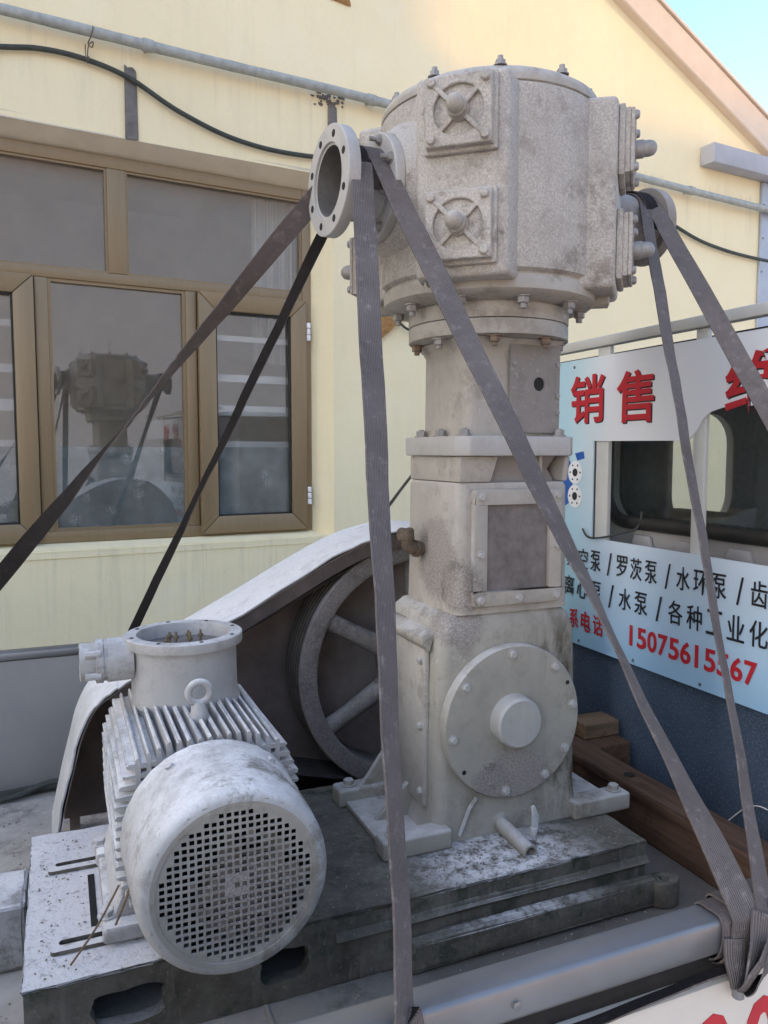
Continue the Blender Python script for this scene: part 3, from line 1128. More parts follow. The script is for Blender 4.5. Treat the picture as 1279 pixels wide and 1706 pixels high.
# cab shell: roof, floor, doors with window openings, front with windscreen opening
b = B()
b.box(CX + .031, 2.45, .52, 1.99, 1.02, 1.05)
b.bevel(.012, 2)
part('cab_roof', b, 'cabpaint', truck)
b = B()
b.box(CX - .02, CX + .05, .53, 1.98, 1.022, 1.052)
part('roof_seal', b, 'rubber', truck)
b = B()
b.box(CX + .031, 2.55, .52, 1.99, -.1, 0)
b.box(2.5, 2.55, .52, 1.99, .001, .50)
b.box(2.40, 2.5, .52, 1.99, .40, .50)
part('cab_floor_and_dash', b, 'trim', truck)
for y0, y1 in ((.52, .55), (1.96, 1.99)):
    b = B()
    hole_d = rrect(1.955, .74, .27, .37, .10, 6)
    b.plate_hole([(x, y0, z) for x, z in square_loop(hole_d, CX + .031, 2.5, .001, 1.019)], [(x, y0, z) for x, z in hole_d], (0, y1 - y0, 0))
    part('cab_door', b, 'cabpaint', truck)
    b = B()
    yl = y1 + .001 if y0 < 1 else y0 - .008
    hole_l = rrect(1.955, .74, .265, .365, .10, 6)
    b.plate_hole([(x, yl, z) for x, z in square_loop(hole_l, CX + .035, 2.49, .003, 1.017)], [(x, yl, z) for x, z in hole_l], (0, .007, 0))
    part('door_lining', b, 'seat', truck)
b = B()
b.prism([(2.525, .56, .52), (2.525, 1.95, .52), (2.41, 1.95, 1.01), (2.41, .56, 1.01)], (.004, 0, 0))
part('windscreen', b, 'cabglass', truck)
# seats
for (y0, y1, x) in ((1.55, 1.90, 1.62), (.75, 1.13, 1.62)):
    b = B()
    pts = [(x, y, z) for y, z in rrect((y0 + y1) / 2, .33, y1 - y0, .60, .09, 6)]
    b.prism(pts, (.13, 0, 0))
    b.bevel(.03, 3, 50)
    part('seat_back', b, 'seat', truck)
b = B()
b.tube([(2.22 + .04 * math.sin(a), 1.10 + .17 * math.cos(a), .62 + .16 * math.sin(a)) for a in (6.2832 * i / 30 for i in range(30))], .014, 8, True)
b.cyl((2.22, 1.10, .62), (2.4, 1.10, .5), .02)
b.box(2.212, 2.228, .94, 1.26, .60, .64)
part('steering_wheel', b, 'rubber', truck)


# ------------------------------------------------------------------ lettering helper
def glyph(parent, ch, mat, Y, Z, size, stretch=1., bold=0., X=1.2475, flip=True, name='character', center=False, up=Vector((0, 0, 1)), right=Vector((0, -1, 0)), nrm=Vector((-1, 0, 0)), origin=None):
    """one character as a thin raised mesh; (Y,Z) is its lower left corner on the board"""
    cu = bpy.data.curves.new('t', 'FONT')
    cu.body = ch
    cu.size = 1
    cu.offset = bold
    cu.resolution_u = 3
    cu.fill_mode = 'BOTH'
    cu.extrude = .003
    ob = bpy.data.objects.new('t', cu)
    COL.objects.link(ob)
    bpy.context.view_layer.update()
    dg = bpy.context.evaluated_depsgraph_get()
    me = bpy.data.meshes.new_from_object(ob.evaluated_get(dg))
    bpy.data.objects.remove(ob)
    xs = [v.co.x for v in me.vertices]
    ys = [v.co.y for v in me.vertices]
    if not xs:
        return None
    x0, x1, y0, y1 = min(xs), max(xs), min(ys), max(ys)
    org = origin_of(parent)
    base = Vector((X, Y, Z)) if origin is None else origin
    h = size
    w = size * stretch if stretch else size * (x1 - x0) / (y1 - y0)
    for v in me.vertices:
        a = (v.co.x - x0) / (x1 - x0) * w
        c = (v.co.y - y0) / (y1 - y0) * h
        e = .0004 if v.co.z > 0 else -.0005
        v.co = base + right * a + up * c + nrm * e - org
    me.name = name
    me.materials.append(MATS[mat])
    o = bpy.data.objects.new(name, me)
    COL.objects.link(o)
    o.parent = parent
    o['_o'] = tuple(org)
    return o


# red digits on the near side panel, mostly below the frame
glyph(npan, '0', 'red', 0, 0, .085, .56, .03, name='digit', right=Vector((1, 0, 0)), nrm=Vector((0, -1, 0)), origin=Vector((.551, .5395, .167)))
glyph(npan, '0', 'red', 0, 0, .085, .56, .03, name='digit', right=Vector((1, 0, 0)), nrm=Vector((0, -1, 0)), origin=Vector((.618, .5395, .167)))

# ------------------------------------------------------------------ sign board on its frame
XS = 1.25
sign = thing('sign_board', 'pale blue and white printed shop sign with red and black lettering behind the cab', 'sign', (XS, 1.25, .29))
b = B()
yr = .50
poly = [(1.86, .293), (yr, .293), (yr, .580), (1.616, .580), (1.616, .826), (1.297, .823), (1.275, .842), (1.255, .868), (1.235, .882), (1.205, .889), (yr, .892), (yr, 1.032), (1.80, 1.036), (1.86, 1.01)]
b.prism([(XS, y, z) for y, z in poly], (.004, 0, 0))
panel = part('board', b, 'sign', sign)
for (y0, y1) in ((1.565, 1.612), (1.254, 1.287), (.80, .85)):
    b = B().box(XS + .005, XS + .018, y0, y1, .30, 1.058)
    b.bevel(.003, 2)
    part('post', b, 'signframe', sign)
b = B().box(XS - .004, XS + .024, .45, 1.90, 1.059, 1.084)
b.bevel(.004, 2)
part('top_rail', b, 'signframe', sign)
# lettering
for ch, y, z, s, st in (('销', 1.712, .872, .122, 1.12), ('售', 1.530, .868, .122, 1.05), ('维', 1.198, .874, .122, 1.1), ('修', 1.01, .874, .122, 1.1)):
    glyph(sign, ch, 'ink', y - .0035, z - .003, s, st, .018, X=1.2494)
    glyph(sign, ch, 'red', y, z, s, st, .018, X=1.2484)


def row(text, ystart, yend, z0, h, mat, bold, wid=None):
    n = len(text)
    step = (ystart - yend) / (n - .1)
    for i, ch in enumerate(text):
        if ch == ' ':
            continue
        hh, st = h, .78 * step / h
        zz = z0
        if ch == '/':
            st = .30 * step / h
            glyph(sign, ch, mat, ystart - i * step - .3 * step, zz - .004, hh * 1.1, st, bold)
        elif ch == ':':
            glyph(sign, ch, mat, ystart - i * step - .2 * step, zz + .008, hh * .6, .16, bold)
        else:
            glyph(sign, ch, mat, ystart - i * step, zz, hh, st, bold)


row('式真空泵/罗茨泵/水环泵/齿轮', 1.765, 1.02, .497, .052, 'ink', .006)
row('离心泵/水泵/各种工业化工', 1.725, 1.01, .418, .053, 'ink', .006)
row('系电话:', 1.70, 1.505, .334, .052, 'red', .016)
for i, ch in enumerate('15075615567'):
    st = .62 if ch != '1' else None
    step = (1.470 - 1.090) / 11
    glyph(sign, ch, 'red', 1.470 - i * step - (.008 if ch == '1' else 0), .338, .049, st, .022, name='digit')
for y in (1.66, 1.45, 1.24, 1.03):
    bolt(sign, (XS - .0003, y, .3035), (-1, 0, 0), .0032, .0022, 'stainless', 'rivet')
for y in (1.70, 1.36, 1.02):
    bolt(sign, (XS - .0003, y, 1.018), (-1, 0, 0), .0032, .0022, 'stainless', 'rivet')
# printed picture of a blue pump with two white flanges
pic = [('pblue', [(1.775, .775), (1.725, .79), (1.70, .76), (1.70, .67), (1.73, .655), (1.775, .668)]), ('pyellow', [(1.80, .745), (1.775, .75), (1.775, .69), (1.80, .70)]),
       ('pblue', [(1.690, .795), (1.655, .80), (1.650, .782), (1.68, .776)])]
for mt, pl in pic:
    b = B()
    b.prism([(XS - .0012, y, z) for y, z in pl], (.0009, 0, 0))
    part('printed_pump_shape', b, mt, sign)
for z in (.745, .683):
    b = B()
    b.lathe([(.030, 0), (.030, .0007)], (XS - .0013, 1.687, z), (-1, 0, 0), 24)
    fl = part('printed_flange', b, 'white', sign)
    b = B()
    b.lathe([(.0105, 0), (.0105, .0005)], (XS - .0021, 1.687, z), (-1, 0, 0), 16)
    for k in range(6):
        a = k * math.pi / 3
        b.lathe([(.0028, 0), (.0028, .0005)], (XS - .0021, 1.687 + .021 * math.cos(a), z + .021 * math.sin(a)), (-1, 0, 0), 8)
    part('printed_hole', b, 'ink', sign)
b = B()
b.tube(crom([(XS - .006, 1.645, .600), (XS - .012, 1.62, .585), (XS - .012, 1.585, .583), (XS + .02, 1.555, .592), (XS + .07, 1.53, .61), (XS + .085, 1.53, .65)], 40), .0028, 6)
single('loose_wire', b, 'cable', 'thin black wire hanging at the lower corner of the sign opening', 'wire', (XS, 1.6, .585))
b = B()
b.tube(crom([(XH - .003, 1.185, .012), (XH - .006, 1.165, .035), (XH - .008, 1.115, .085), (XH - .006, 1.067, .098), (XH - .006, .95, .07), (XH - .006, .85, .02)], 40), .0012, 6)
single('thin_white_wire', b, 'white', 'thin white wire looping over the dark blue headboard', 'wire', (XH, 1.1, .012))

# ------------------------------------------------------------------ timbers and bars on the bed
beam = thing('timber_beam', 'long weathered brown timber lying across the bed in front of the headboard', 'timber', (1.12, 1.1, 0))
b = B().box(1.088, 1.146, .60, 1.93, .001, .084)
b.bevel(.003, 1).rough(.0008, 2)
part('lower_timber', b, 'wood', beam)
b = B()
oy = [(1.082, y) for y in ()]
b.box(1.080, 1.152, .60, 1.93, .0845, .104)
b.bevel(.003, 2).rough(.001, 2)
pl = part('top_plank', b, 'wood', beam)
for y in (1.297, 1.102, .86, 1.55):
    b = B()
    b.lathe([(.012, .0), (.012, .0008)], (1.116, y, .1052), (0, 0, 1), 14)
    part('bolt_hole_dark', b, 'black', pl)  # black disc painted on as the dark of a hole
b = B().box(1.155, 1.255, 1.50, 1.57, .105, .142)
b.bevel(.002, 1).rough(.001, 2)
single('timber_block', b, 'woodx', 'short timber block on the bed beside the crankcase, against the headboard', 'timber', (1.2, 1.53, .105))
b = B().box(1.156, 1.25, 1.45, 1.60, .001, .104)
b.bevel(.002, 1)
single('timber_packer', b, 'wood', 'dark timber packer directly under the short timber block', 'timber', (1.2, 1.52, 0))
for i, (y, z) in enumerate(((1.63, .001), (1.70, .001), (1.67, .026))):
    b = B().box(.30, .95, y, y + .045, z, z + .024)
    b.bevel(.003, 1)
    single('steel_bar', b, 'rubber', ('front dark steel bar lying on the bed below the flywheel', 'rear dark steel bar lying on the bed below the flywheel', 'dark steel bar resting on top of two others below the flywheel')[i], 'bar', (.6, y + .02, z), 'steel bars under the flywheel')
b = B()
b.prism([(-.30, 1.27, .001), (-.066, 1.27, .001), (-.066, 1.385, .001), (-.30, 1.395, .001)], (0, 0, .106))
b.bevel(.008, 2).rough(.0015, 2)
single('concrete_block', b, 'motor', 'white dusted block lying left of the motor base', 'block', (-.18, 1.33, 0))
b = B()
b.tube(crom([(-.5, 1.90, .012), (-.3, 1.935, .012), (-.15, 1.93, .014), (-.05, 1.945, .012), (.08, 1.93, .012), (.3, 1.945, .012)], 40), .010, 8)
b.tube(crom([(-.5, 1.88, .010), (-.28, 1.905, .010), (-.12, 1.915, .012), (-.03, 1.925, .03), (.1, 1.91, .012)], 40), .007, 8)
single('black_hose', b, 'cable', 'black hose lying along the foot of the grey side panel', 'hose', (-.1, 1.92, 0))

# ------------------------------------------------------------------ machine base
MB = Vector((.44, 1.26, 0))
mbase = thing('machine_base', 'long mossy cast base frame under the pump and motor', 'machine base', MB)
bx0, bx1, by0, by1, bz = -.062, .943, 1.05, 1.48, .105
# front wall with two openings, outline of each opening a little ragged
def ragged(x0, x1, z0, z1, n=44):
    # rounded opening with a corroded outline
    cx_, cz_ = (x0 + x1) / 2, (z0 + z1) / 2
    out = []
    ph = random.uniform(0, 6)
    for k in range(n):
        a = 2 * math.pi * k / n
        c_, s_ = math.cos(a), math.sin(a)
        q = (abs(c_) ** 5 + abs(s_) ** 5) ** (-1 / 5)
        w = 1 + .045 * math.sin(3 * a + ph) + .035 * math.sin(7 * a + 2 * ph) + random.uniform(-.02, .02)
        out.append((cx_ + c_ * q * (x1 - x0) / 2 * w, cz_ + s_ * q * (z1 - z0) / 2 * w))
    return out


zt_ = bz - .0005
for (xa, xb, h) in ((bx0, .18, ragged(.020, .114, .030, .079)), (.18, .345, ragged(.246, .318, .030, .079))):
    b = B()
    b.plate_hole([(x, by0, z) for x, z in square_loop(h, xa, xb, .002, zt_)], [(x, by0, z) for x, z in h], (0, .02, 0))
    part('front_wall', b, 'baseside', mbase)
b = B()
b.box(.345, bx1, by0, by0 + .02, .002, zt_)
bmesh.ops.subdivide_edges(b.bm, edges=b.bm.edges[:], cuts=20, use_grid_fill=True)
b.rough(.0009)
part('front_wall', b, 'baseside', mbase)
b = B()
b.box(bx0, bx0 + .02, by0 + .021, by1, .002, bz - .0005)
b.bevel(.002, 1)
part('end_wall', b, 'base', mbase)
b = B()
b.box(bx1 - .02, bx1, by0 + .021, by1, .002, bz - .0005)
b.bevel(.002, 1)
part('end_wall', b, 'base', mbase)
b = B()
b.box(bx0 + .021, bx1 - .021, by1 - .02, by1, .002, bz - .0005)
part('rear_wall', b, 'base', mbase)
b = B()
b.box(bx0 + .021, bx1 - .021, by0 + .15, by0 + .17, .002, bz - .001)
part('opening_shade_sheet', b, 'black', mbase)  # black sheet behind the front openings, painting their dark inside
b = B()
b.box(bx0 - .001, bx1 + .001, by0 - .001, by1 + .003, bz, bz + .0055)
bmesh.ops.subdivide_edges(b.bm, edges=b.bm.edges[:], cuts=24, use_grid_fill=True)
b.rough(.0011)
part('top_plate', b, 'base', mbase)
TOP = bz + .0055
# ridge along the front and low foot flange with lugs
b = B()
b.prism([(.36, by0 - .001, .068), (.36, by0 - .010, .074), (.36, by0 - .001, .084)], (.585, 0, 0))
b.rough(.0014, 4)
part('ridge', b, 'baseside', mbase)
b = B()
b.box(.47, .955, 1.022, by0 - .001, .002, .051)
b.bevel(.009, 3)
b.rough(.0013, 3)
part('foot_flange', b, 'base', mbase)
for x in (.968,):
    b = B()
    o_ = [(x + .030 * math.cos(a), 1.030 + .022 * math.sin(a), .0015) for a in (6.2832 * i / 20 for i in range(20))]
    i_ = [(x + .008 * math.cos(a), 1.030 + .007 * math.sin(a), .0015) for a in (6.2832 * i / 20 for i in range(20))]
    b.plate_hole(o_, i_, (0, 0, .046))
    b.bevel(.004, 2, 60)
    b.rough(.0008)
    part('lug', b, 'base', mbase)
# slotted pads for the motor
for (x0, x1, y) in ((-.035, .060, 1.352), (-.030, .060, 1.128)):
    b = B()
    inn = rrect((x0 + x1) / 2, y, x1 - x0 - .022, .012, .005, 4)
    out = rrect((x0 + x1) / 2, y, x1 - x0, .040, .006, 4)
    b.plate_hole([(p[0], p[1], TOP + .0003) for p in out], [(p[0], p[1], TOP + .0003) for p in inn], (0, 0, .006))
    part('slotted_pad', b, 'base', mbase)
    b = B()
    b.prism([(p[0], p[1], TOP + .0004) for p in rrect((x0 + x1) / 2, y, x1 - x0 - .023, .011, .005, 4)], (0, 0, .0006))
    part('slot_shade_plate', b, 'black', mbase)  # black plate stands in for the shade inside the slot
b = B()
b.box(.024, .034, 1.16, 1.31, TOP + .0003, TOP + .0012)
part('gap_shade_strip', b, 'black', mbase)  # shade of the gap beside the motor foot, laid on as black

# ------------------------------------------------------------------ vacuum pump
pump = thing('vacuum_pump', 'tall grey vertical piston vacuum pump with round head', 'pump', PO)
AX, AY = .75, 1.29
# crankcase: rounded box with sloping shoulder
b = B()
prof = [(.105 + .006, .166, .1235), (.122, .160, .1230), (.145, .1515, .1222), (.18, .148, .121), (.40, .146, .120), (.475, .143, .118), (.500, .134, .113), (.513, .121, .106)]


def rings_box(bb, prof, cx, cy, r=.02, n=4):
    rings = []
    for z, hx, hy in prof:
        rings.append([bb.v(x, y, z) for x, y in rrect(cx, cy, 2 * hx, 2 * hy, r, n)])
    for p, q in zip(rings, rings[1:]):
        m = len(p)
        for i in range(m):
            bb.f([p[i], p[(i + 1) % m], q[(i + 1) % m], q[i]])
    bb.f(list(reversed(rings[0])))
    bb.f(rings[-1])


rings_box(b, prof, .742, 1.30, .022)
part('crankcase', b, 'case', pump, ang=50)
# column
b = B()
rings_box(b, [(.5135, .119, .108), (.60, .1175, .106), (.737, .1165, .105), (.745, .113, .102)], .7505, 1.292, .02)
part('column', b, 'column', pump, ang=50)
# tapered throat between column and plate: four corner gussets and recessed core
b = B()
rings_box(b, [(.7455, .098, .088), (.768, .088, .082), (.7915, .100, .090)], .7505, 1.292, .012)
part('throat', b, 'sheet', pump)
for sx in (-1, 1):
    b = B()
    x0 = .7505 + sx * .113
    x1 = .7505 + sx * .050
    xt = .7505 + sx * .114
    b.prism([(x0, 1.187, .7457), (x1, 1.187, .7457), (.7505 + sx * .036, 1.185, .7917), (xt, 1.185, .7917)], (0, .205, 0)) if sx < 0 else \
        b.prism([(.7505 + .113, 1.189, .7457), (.7505 + .100, 1.189, .7457), (.7505 + .105, 1.187, .7917), (.7505 + .117, 1.187, .7917)], (0, .205, 0))
    b.bevel(.004, 2)
    part('throat_wall', b, 'column', pump)
b = B().box(.80, .806, 1.187, 1.21, .7457, .7915)
part('rib', b, 'cast', pump)
# flange plate
b = B()
for z0, z1 in ((.792, .8265),):
    pts = []
    h, c = .1225, .020
    for x, y in ((h, h - c), (h - c, h), (-h + c, h), (-h, h - c), (-h, -h + c), (-h + c, -h), (h - c, -h), (h, -h + c)):
        pts.append((AX + x, AY + y, z0))
    b.prism(pts, (0, 0, z1 - z0))
b.bevel(.0035, 2)
part('square_flange', b, 'flange', pump)
for (x, y) in ((-.1, -.095), (-.01, -.108), (.088, -.108), (.105, -.06), (-.108, .06), (-.108, -.02), (.04, .1), (.105, .05)):
    bolt(pump, (AX + x, AY + y, .8268), (0, 0, 1), .0095, .012, stud=.002)
# distance piece
b = B()
rings_box(b, [(.8268, .096, .092), (.84, .094, .090), (.975, .093, .089), (.985, .097, .094), (.9975, .108, .108)], AX, AY, .022, 5)
part('distance_piece', b, 'column', pump, ang=50)
# sheet cover on its front face with a round hole
b = B()
yc = AY - .0945
out = square_loop([(math.cos(a), math.sin(a)) for a in (R(45) + 6.2832 * i / 24 for i in range(24))], -1, 1, -1, 1)
cx_, cz_ = .792, .9125
hx_, hz_ = .052, .079
inn = [(.0115 * math.cos(a), .0125 * math.sin(a)) for a in (R(45) + 6.2832 * i / 24 for i in range(24))]
b.plate_hole([(cx_ + p[0] * hx_, yc, cz_ + p[1] * hz_) for p in out], [(.800 + p[0], yc, .920 + p[1]) for p in inn], (0, -.004, 0))
sheet = part('sheet_cover', b, 'sheet', pump)
b = B()
b.lathe([(.0128, 0), (.0128, .0015)], (.800, yc + .0005, .920), (0, -1, 0), 20)
part('hole_dark_backing', b, 'black', pump)  # black disc behind the round hole supplies its dark
for x in (.747, .838):
    for z in (.870, .955, .90):
        if z == .90 and x < .8:
            continue
        bolt(pump, (x, yc - .004, z), (0, -1, 0), .0048, .005)
# round flanges above
b = B()
b.lathe([(.140, .9985), (.1475, 1.0), (.1475, 1.024), (.146, 1.026)], (AX, AY, 0), (0, 0, 1), 56)
part('round_flange', b, 'cast', pump)
b = B()
b.lathe([(.147, 1.0275), (.1478, 1.029), (.1478, 1.052), (.145, 1.0555)], (AX, AY, 0), (0, 0, 1), 56)
part('round_flange', b, 'cast', pump)
for k in range(8):
    a = R(20 + 45 * k)
    bolt(pump, (AX + .132 * math.cos(a), AY + .132 * math.sin(a), .9985), (0, 0, -1), .0095, .012, stud=.006)
# head: skirt flange, barrel, lid
b = B()
b.lathe([(.150, 1.056), (.186, 1.060), (.194, 1.066), (.195, 1.082), (.190, 1.09), (.192, 1.098)], (AX, AY, 0), (0, 0, 1), 72)
part('head_skirt', b, 'cast', pump)
for k in range(10):
    a = R(8 + 36 * k)
    bolt(pump, (AX + .168 * math.cos(a), AY + .168 * math.sin(a), 1.0585), (0, 0, -1), .0105, .013, stud=.008)
for a in (215, 325, 35, 145):
    b = B()
    p = Vector((AX + .178 * math.cos(R(a)), AY + .178 * math.sin(R(a)), 1.074))
    b.lathe([(.014, 0), (.0155, .006), (.0155, .038), (.009, .041), (.0085, .034)], p, (math.cos(R(a)), math.sin(R(a)), 0), 18)
    part('lug', b, 'cast', pump)
b = B()
b.lathe([(.190, 1.092), (.199, 1.098), (.200, 1.11), (.2005, 1.372), (.1985, 1.386), (.196, 1.388)], (AX, AY, 0), (0, 0, 1), 96)
part('barrel', b, 'head', pump)
b = B()
b.lathe([(.196, 1.3885), (.199, 1.390), (.199, 1.398), (.194, 1.409), (.182, 1.417), (.12, 1.421), (.02, 1.423)], (AX, AY, 0), (0, 0, 1), 96)
part('lid', b, 'cast', pump)
for k in range(10):
    a = R(-115 + 36 * k)
    bolt(pump, (AX + .178 * math.cos(a), AY + .178 * math.sin(a), 1.4170), (0, 0, 1), .0085, .010, stud=.006)

# valve chests on the four diagonals, two square valve covers on each
def diag_frame(az):
    n = Vector((math.cos(R(az)), math.sin(R(az)), 0))
    t = Vector((-n.y, n.x, 0))
    return Matrix(((t.x, n.x, 0, AX), (t.y, n.y, 0, AY), (0, 0, 1, 0), (0, 0, 0, 1)))


TH = 4.0                                   # the head sits turned four degrees on the column
for az in (225 + TH, 315 + TH, 45 + TH, 135 + TH):
    M = diag_frame(az)
    b = B()
    # chest: box with rounded edges blending into the barrel
    b.prism([(-.084, .165, 1.077), (.084, .165, 1.077), (.0745, .2300, 1.077), (-.0745, .2300, 1.077)], (0, 0, .313))
    b.bevel(.009, 3)
    b.xform(M)
    part('valve_chest', b, 'head', pump, ang=50)
    for zc in (1.3235, 1.1515):
        b = B()
        hw_ = .0525
        b.box(-hw_ - .006, hw_ + .006, .2302, .2410, zc - hw_ - .006, zc + hw_ + .006)
        b.bevel(.003, 2)
        b.box(-hw_, hw_, .2412, .2490, zc - hw_, zc + hw_)
        b.xform(M)
        cov = part('valve_cover', b, 'head', pump)
        b = B()
        n = 48
        angs = [2 * math.pi * i / n + math.pi / n for i in range(n)]
        circ = [(.0395 * math.cos(a), .0395 * math.sin(a)) for a in angs]
        sq = square_loop(circ, -hw_, hw_, -hw_, hw_)
        b.plate_hole([(p[0], .2492, zc + p[1]) for p in sq], [(p[0], .2492, zc + p[1]) for p in circ], (0, .0070, 0))
        b.bevel(.0016, 1, 50)
        b.xform(M)
        part('cover_rim', b, 'head', cov)
        for q in (-1, 1):
            b = B()
            RM = Matrix.Translation((0, .2493, zc)) @ Matrix.Rotation(R(45 * q), 4, 'Y')
            b.box(-.055, .055, 0, .0080 + .0008 * q, -.0036, .0036, RM)
            b.bevel(.0016, 2)
            b.xform(M)
            part('cover_rib', b, 'head', cov)
        b = B()
        b.lathe([(.0175, .2487), (.0165, .257), (.0145, .260)], (0, 0, zc), (0, 1, 0), 20)
        b.lathe([(.0155, .2595), (.0155, .270), (.0138, .2715), (.0138, .280), (.0118, .287), (.0070, .2915), (.001, .293)], (0, 0, zc), (0, 1, 0), 18)
        b.xform(M)
        part('cap_nut', b, 'cast' if az < 300 and az > 200 else 'bolt', cov)
        for sx in (-1, 1):
            for sz in (-1, 1):
                b = B()
                px_, pz_ = sx * .0425, zc + sz * .0425
                b.lathe([(.0075, .2488), (.0075, .2600), (.0058, .2630), (.002, .2640)], (px_, 0, pz_), (0, 1, 0), 12)
                b.xform(M)
                part('cover_bolt', b, 'head' if az < 300 and az > 200 else 'bolt', cov)

# ports along the truck, each with a bolted neck and an open flange
HR = Matrix.Translation((AX, AY, 0)) @ Matrix.Rotation(R(TH), 4, 'Z') @ Matrix.Translation((-AX, -AY, 0))
for sx, zc, ex, fr_ in ((-1, 1.249, 0., .0885), (1, 1.262, .075, .0765)):
    ax = HR.to_3x3() @ Vector((sx, 0, 0))
    tq = HR.to_3x3() @ Vector((0, 1, 0))
    oo = Vector((AX, AY, zc))
    b = B()
    b.lathe([(.135, .150), (.124, .180), (.108, .200), (.097, .212), (.090, .222)], oo, ax, 48)
    part('port_boss', b, 'head', pump)
    b = B()
    b.lathe([(.088, .2225), (.0885, .224), (.0885, .238), (.087, .2395)], oo, ax, 40)
    part('neck_flange', b, 'flange', pump)
    for k in range(8):
        a = R(22.5 + 45 * k)
        bolt(pump, oo + ax * .2397 + tq * (.076 * math.cos(a)) + Vector((0, 0, .076 * math.sin(a))), ax, .0068, .007, stud=.012)
    b = B()
    b.lathe([(.060, .240), (.056, .250), (.055, .294 + ex), (.060, .3005 + ex)], oo, ax, 40, False, False)
    b.lathe([(.0600, .3012 + ex), (fr_ - .0015, .301 + ex), (fr_, .303 + ex), (fr_, .3215 + ex), (fr_ - .0012, .323 + ex), (.0605, .3232 + ex), (.0600, .3225 + ex), (.0600, .3190 + ex), (.0560, .3185 + ex)], oo, ax, 56, False, False)
    fl = part('pipe_flange', b, 'flange' if sx < 0 else 'sheet', pump)
    for k in range(8):
        a = R(22.5 + 45 * k)
        p = oo + ax * (.3234 + ex) + tq * ((fr_ - .0155) * math.cos(a)) + Vector((0, 0, (fr_ - .0155) * math.sin(a)))
        bb = B()
        bb.lathe([(.0062, -.0012), (.0062, .0003)], p, ax, 14)
        part('bolt_hole_dark', bb, 'black', fl)  # flange holes are not cut, only their dark is painted
    bb = B()
    bb.lathe([(.0559, .3184 + ex), (.0545, .310 + ex), (.0545, .21), (.002, .205)], oo, ax, 40, False, True)
    part('bore', bb, 'bore', fl)

# inspection window on the column
px0, px1, pz0, pz1 = .661, .841, .528, .733
yfp = 1.292 - .1075
b = B()
fr = .026
for (x0, x1, z0, z1) in ((px0, px1, pz1 - fr, pz1), (px0, px1, pz0, pz0 + fr), (px0, px0 + fr, pz0 + fr, pz1 - fr), (px1 - fr, px1, pz0 + fr, pz1 - fr)):
    b.box(x0, x1, yfp - .012, yfp + .004, z0, z1)
bmesh.ops.remove_doubles(b.bm, verts=b.bm.verts[:], dist=1e-5)
b.bevel(.0025, 2)
frm = part('window_frame', b, 'column', pump)
b = B().box(px0 + fr - .003, px1 - fr + .003, yfp - .003, yfp - .0005, pz0 + fr - .003, pz1 - fr + .003)
part('inspection_pane', b, 'dustglass', pump)
for x, z in ((px0 + .012, pz1 - .012), (px1 - .011, pz1 - .011), (px0 + .012, .62), (px0 + .012, pz0 + .012), ((px0 + px1) / 2, pz0 + .012), (px1 - .011, pz0 + .012), (px1 - .011, .63)):
    bolt(pump, (x, yfp - .0122, z), (0, -1, 0), .0062, .006, mat='flange')
# round bearing cover with boss
dx, dz, dy = .738, .318, 1.30 - .1215
b = B()
b.lathe([(.1395, -.002), (.1395, .014), (.137, .0175), (.130, .0185), (.05, .0185), (.045, .0185)], (dx, dy, dz), (0, -1, 0), 72)
disk = part('round_cover', b, 'disk', pump)
b = B()
b.lathe([(.047, .018), (.0455, .022), (.045, .042), (.041, .0465), (.03, .047)], (dx - .004, dy, dz + .006), (0, -1, 0), 40)
part('boss', b, 'flange', disk)
for deg in (93, 48, 8, 143, 187, 262, 302, 330):
    a = R(deg)
    p = (dx + .1245 * math.cos(a), dy - .0186, dz + .1245 * math.sin(a))
    bolt(pump, p, (0, -1, 0), .0066, .007, mat='flange')
for deg in (28, 217):
    a = R(deg)
    bb = B().lathe([(.0042, 0), (.0042, .0006)], (dx + .127 * math.cos(a), dy - .0186, dz + .127 * math.sin(a)), (0, -1, 0), 10)
    part('tapped_hole_dark', bb, 'black', pump)  # small black disc for the shade in a tapped hole
# side cover plate and ribs on the left flank
b = B()
b.box(.585, .5965, 1.215, 1.375, .165, .455)
b.bevel(.004, 2)
part('side_cover', b, 'column', pump)
for z in (.19, .31, .43):
    for y in (1.228, 1.362):
        bolt(pump, (.585, y, z), (-1, 0, 0), .0065, .006, mat='flange')
b = B()
b.prism([(.592, 1.205, .447), (.575, 1.205, .462), (.575, 1.205, .474), (.605, 1.205, .486)], (0, .18, 0))
b.bevel(.003, 1).rough(.0015, 1)
part('ledge', b, 'case', pump)
# feet
for sx in (-1, 1):
    xo = .742 + sx * .148
    b = B()
    xa, xb = sorted((xo - sx * .010, xo + sx * .098))
    b.prism([(xa, 1.18, TOP), (xb, 1.18, TOP), (xb, 1.41, TOP), (xa, 1.41, TOP)], (0, 0, .012))
    b.bevel(.003, 2)
    part('foot_plate', b, 'case', pump)
    for (y0, y1, x_in, x_out) in ((1.157, 1.199, .020, .110), (1.375, 1.42, .02, .112)):
        xa, xb = sorted((xo - sx * x_in, xo + sx * x_out))
        b = B().box(xa, xb, y0, y1, TOP + .0003, TOP + .034)
        b.bevel(.005, 3)
        ft = part('foot', b, 'case', pump)
        bolt(pump, (xo + sx * .085, (y0 + y1) / 2, TOP + .0345), (0, 0, 1), .0105, .012, mat='case')
    b = B()
    b.prism([(xo - sx * .004, 1.28, TOP + .012), (xo + sx * .075, 1.28, TOP + .012), (xo - sx * .004, 1.28, TOP + .085)], (0, .012, 0))
    part('gusset', b, 'case', pump)
    b = B()
    b.prism([(xo - sx * .004, 1.386, TOP + .033), (xo + sx * .06, 1.386, TOP + .033), (xo - sx * .004, 1.386, TOP + .12)], (0, .012, 0))
    part('gusset', b, 'case', pump)
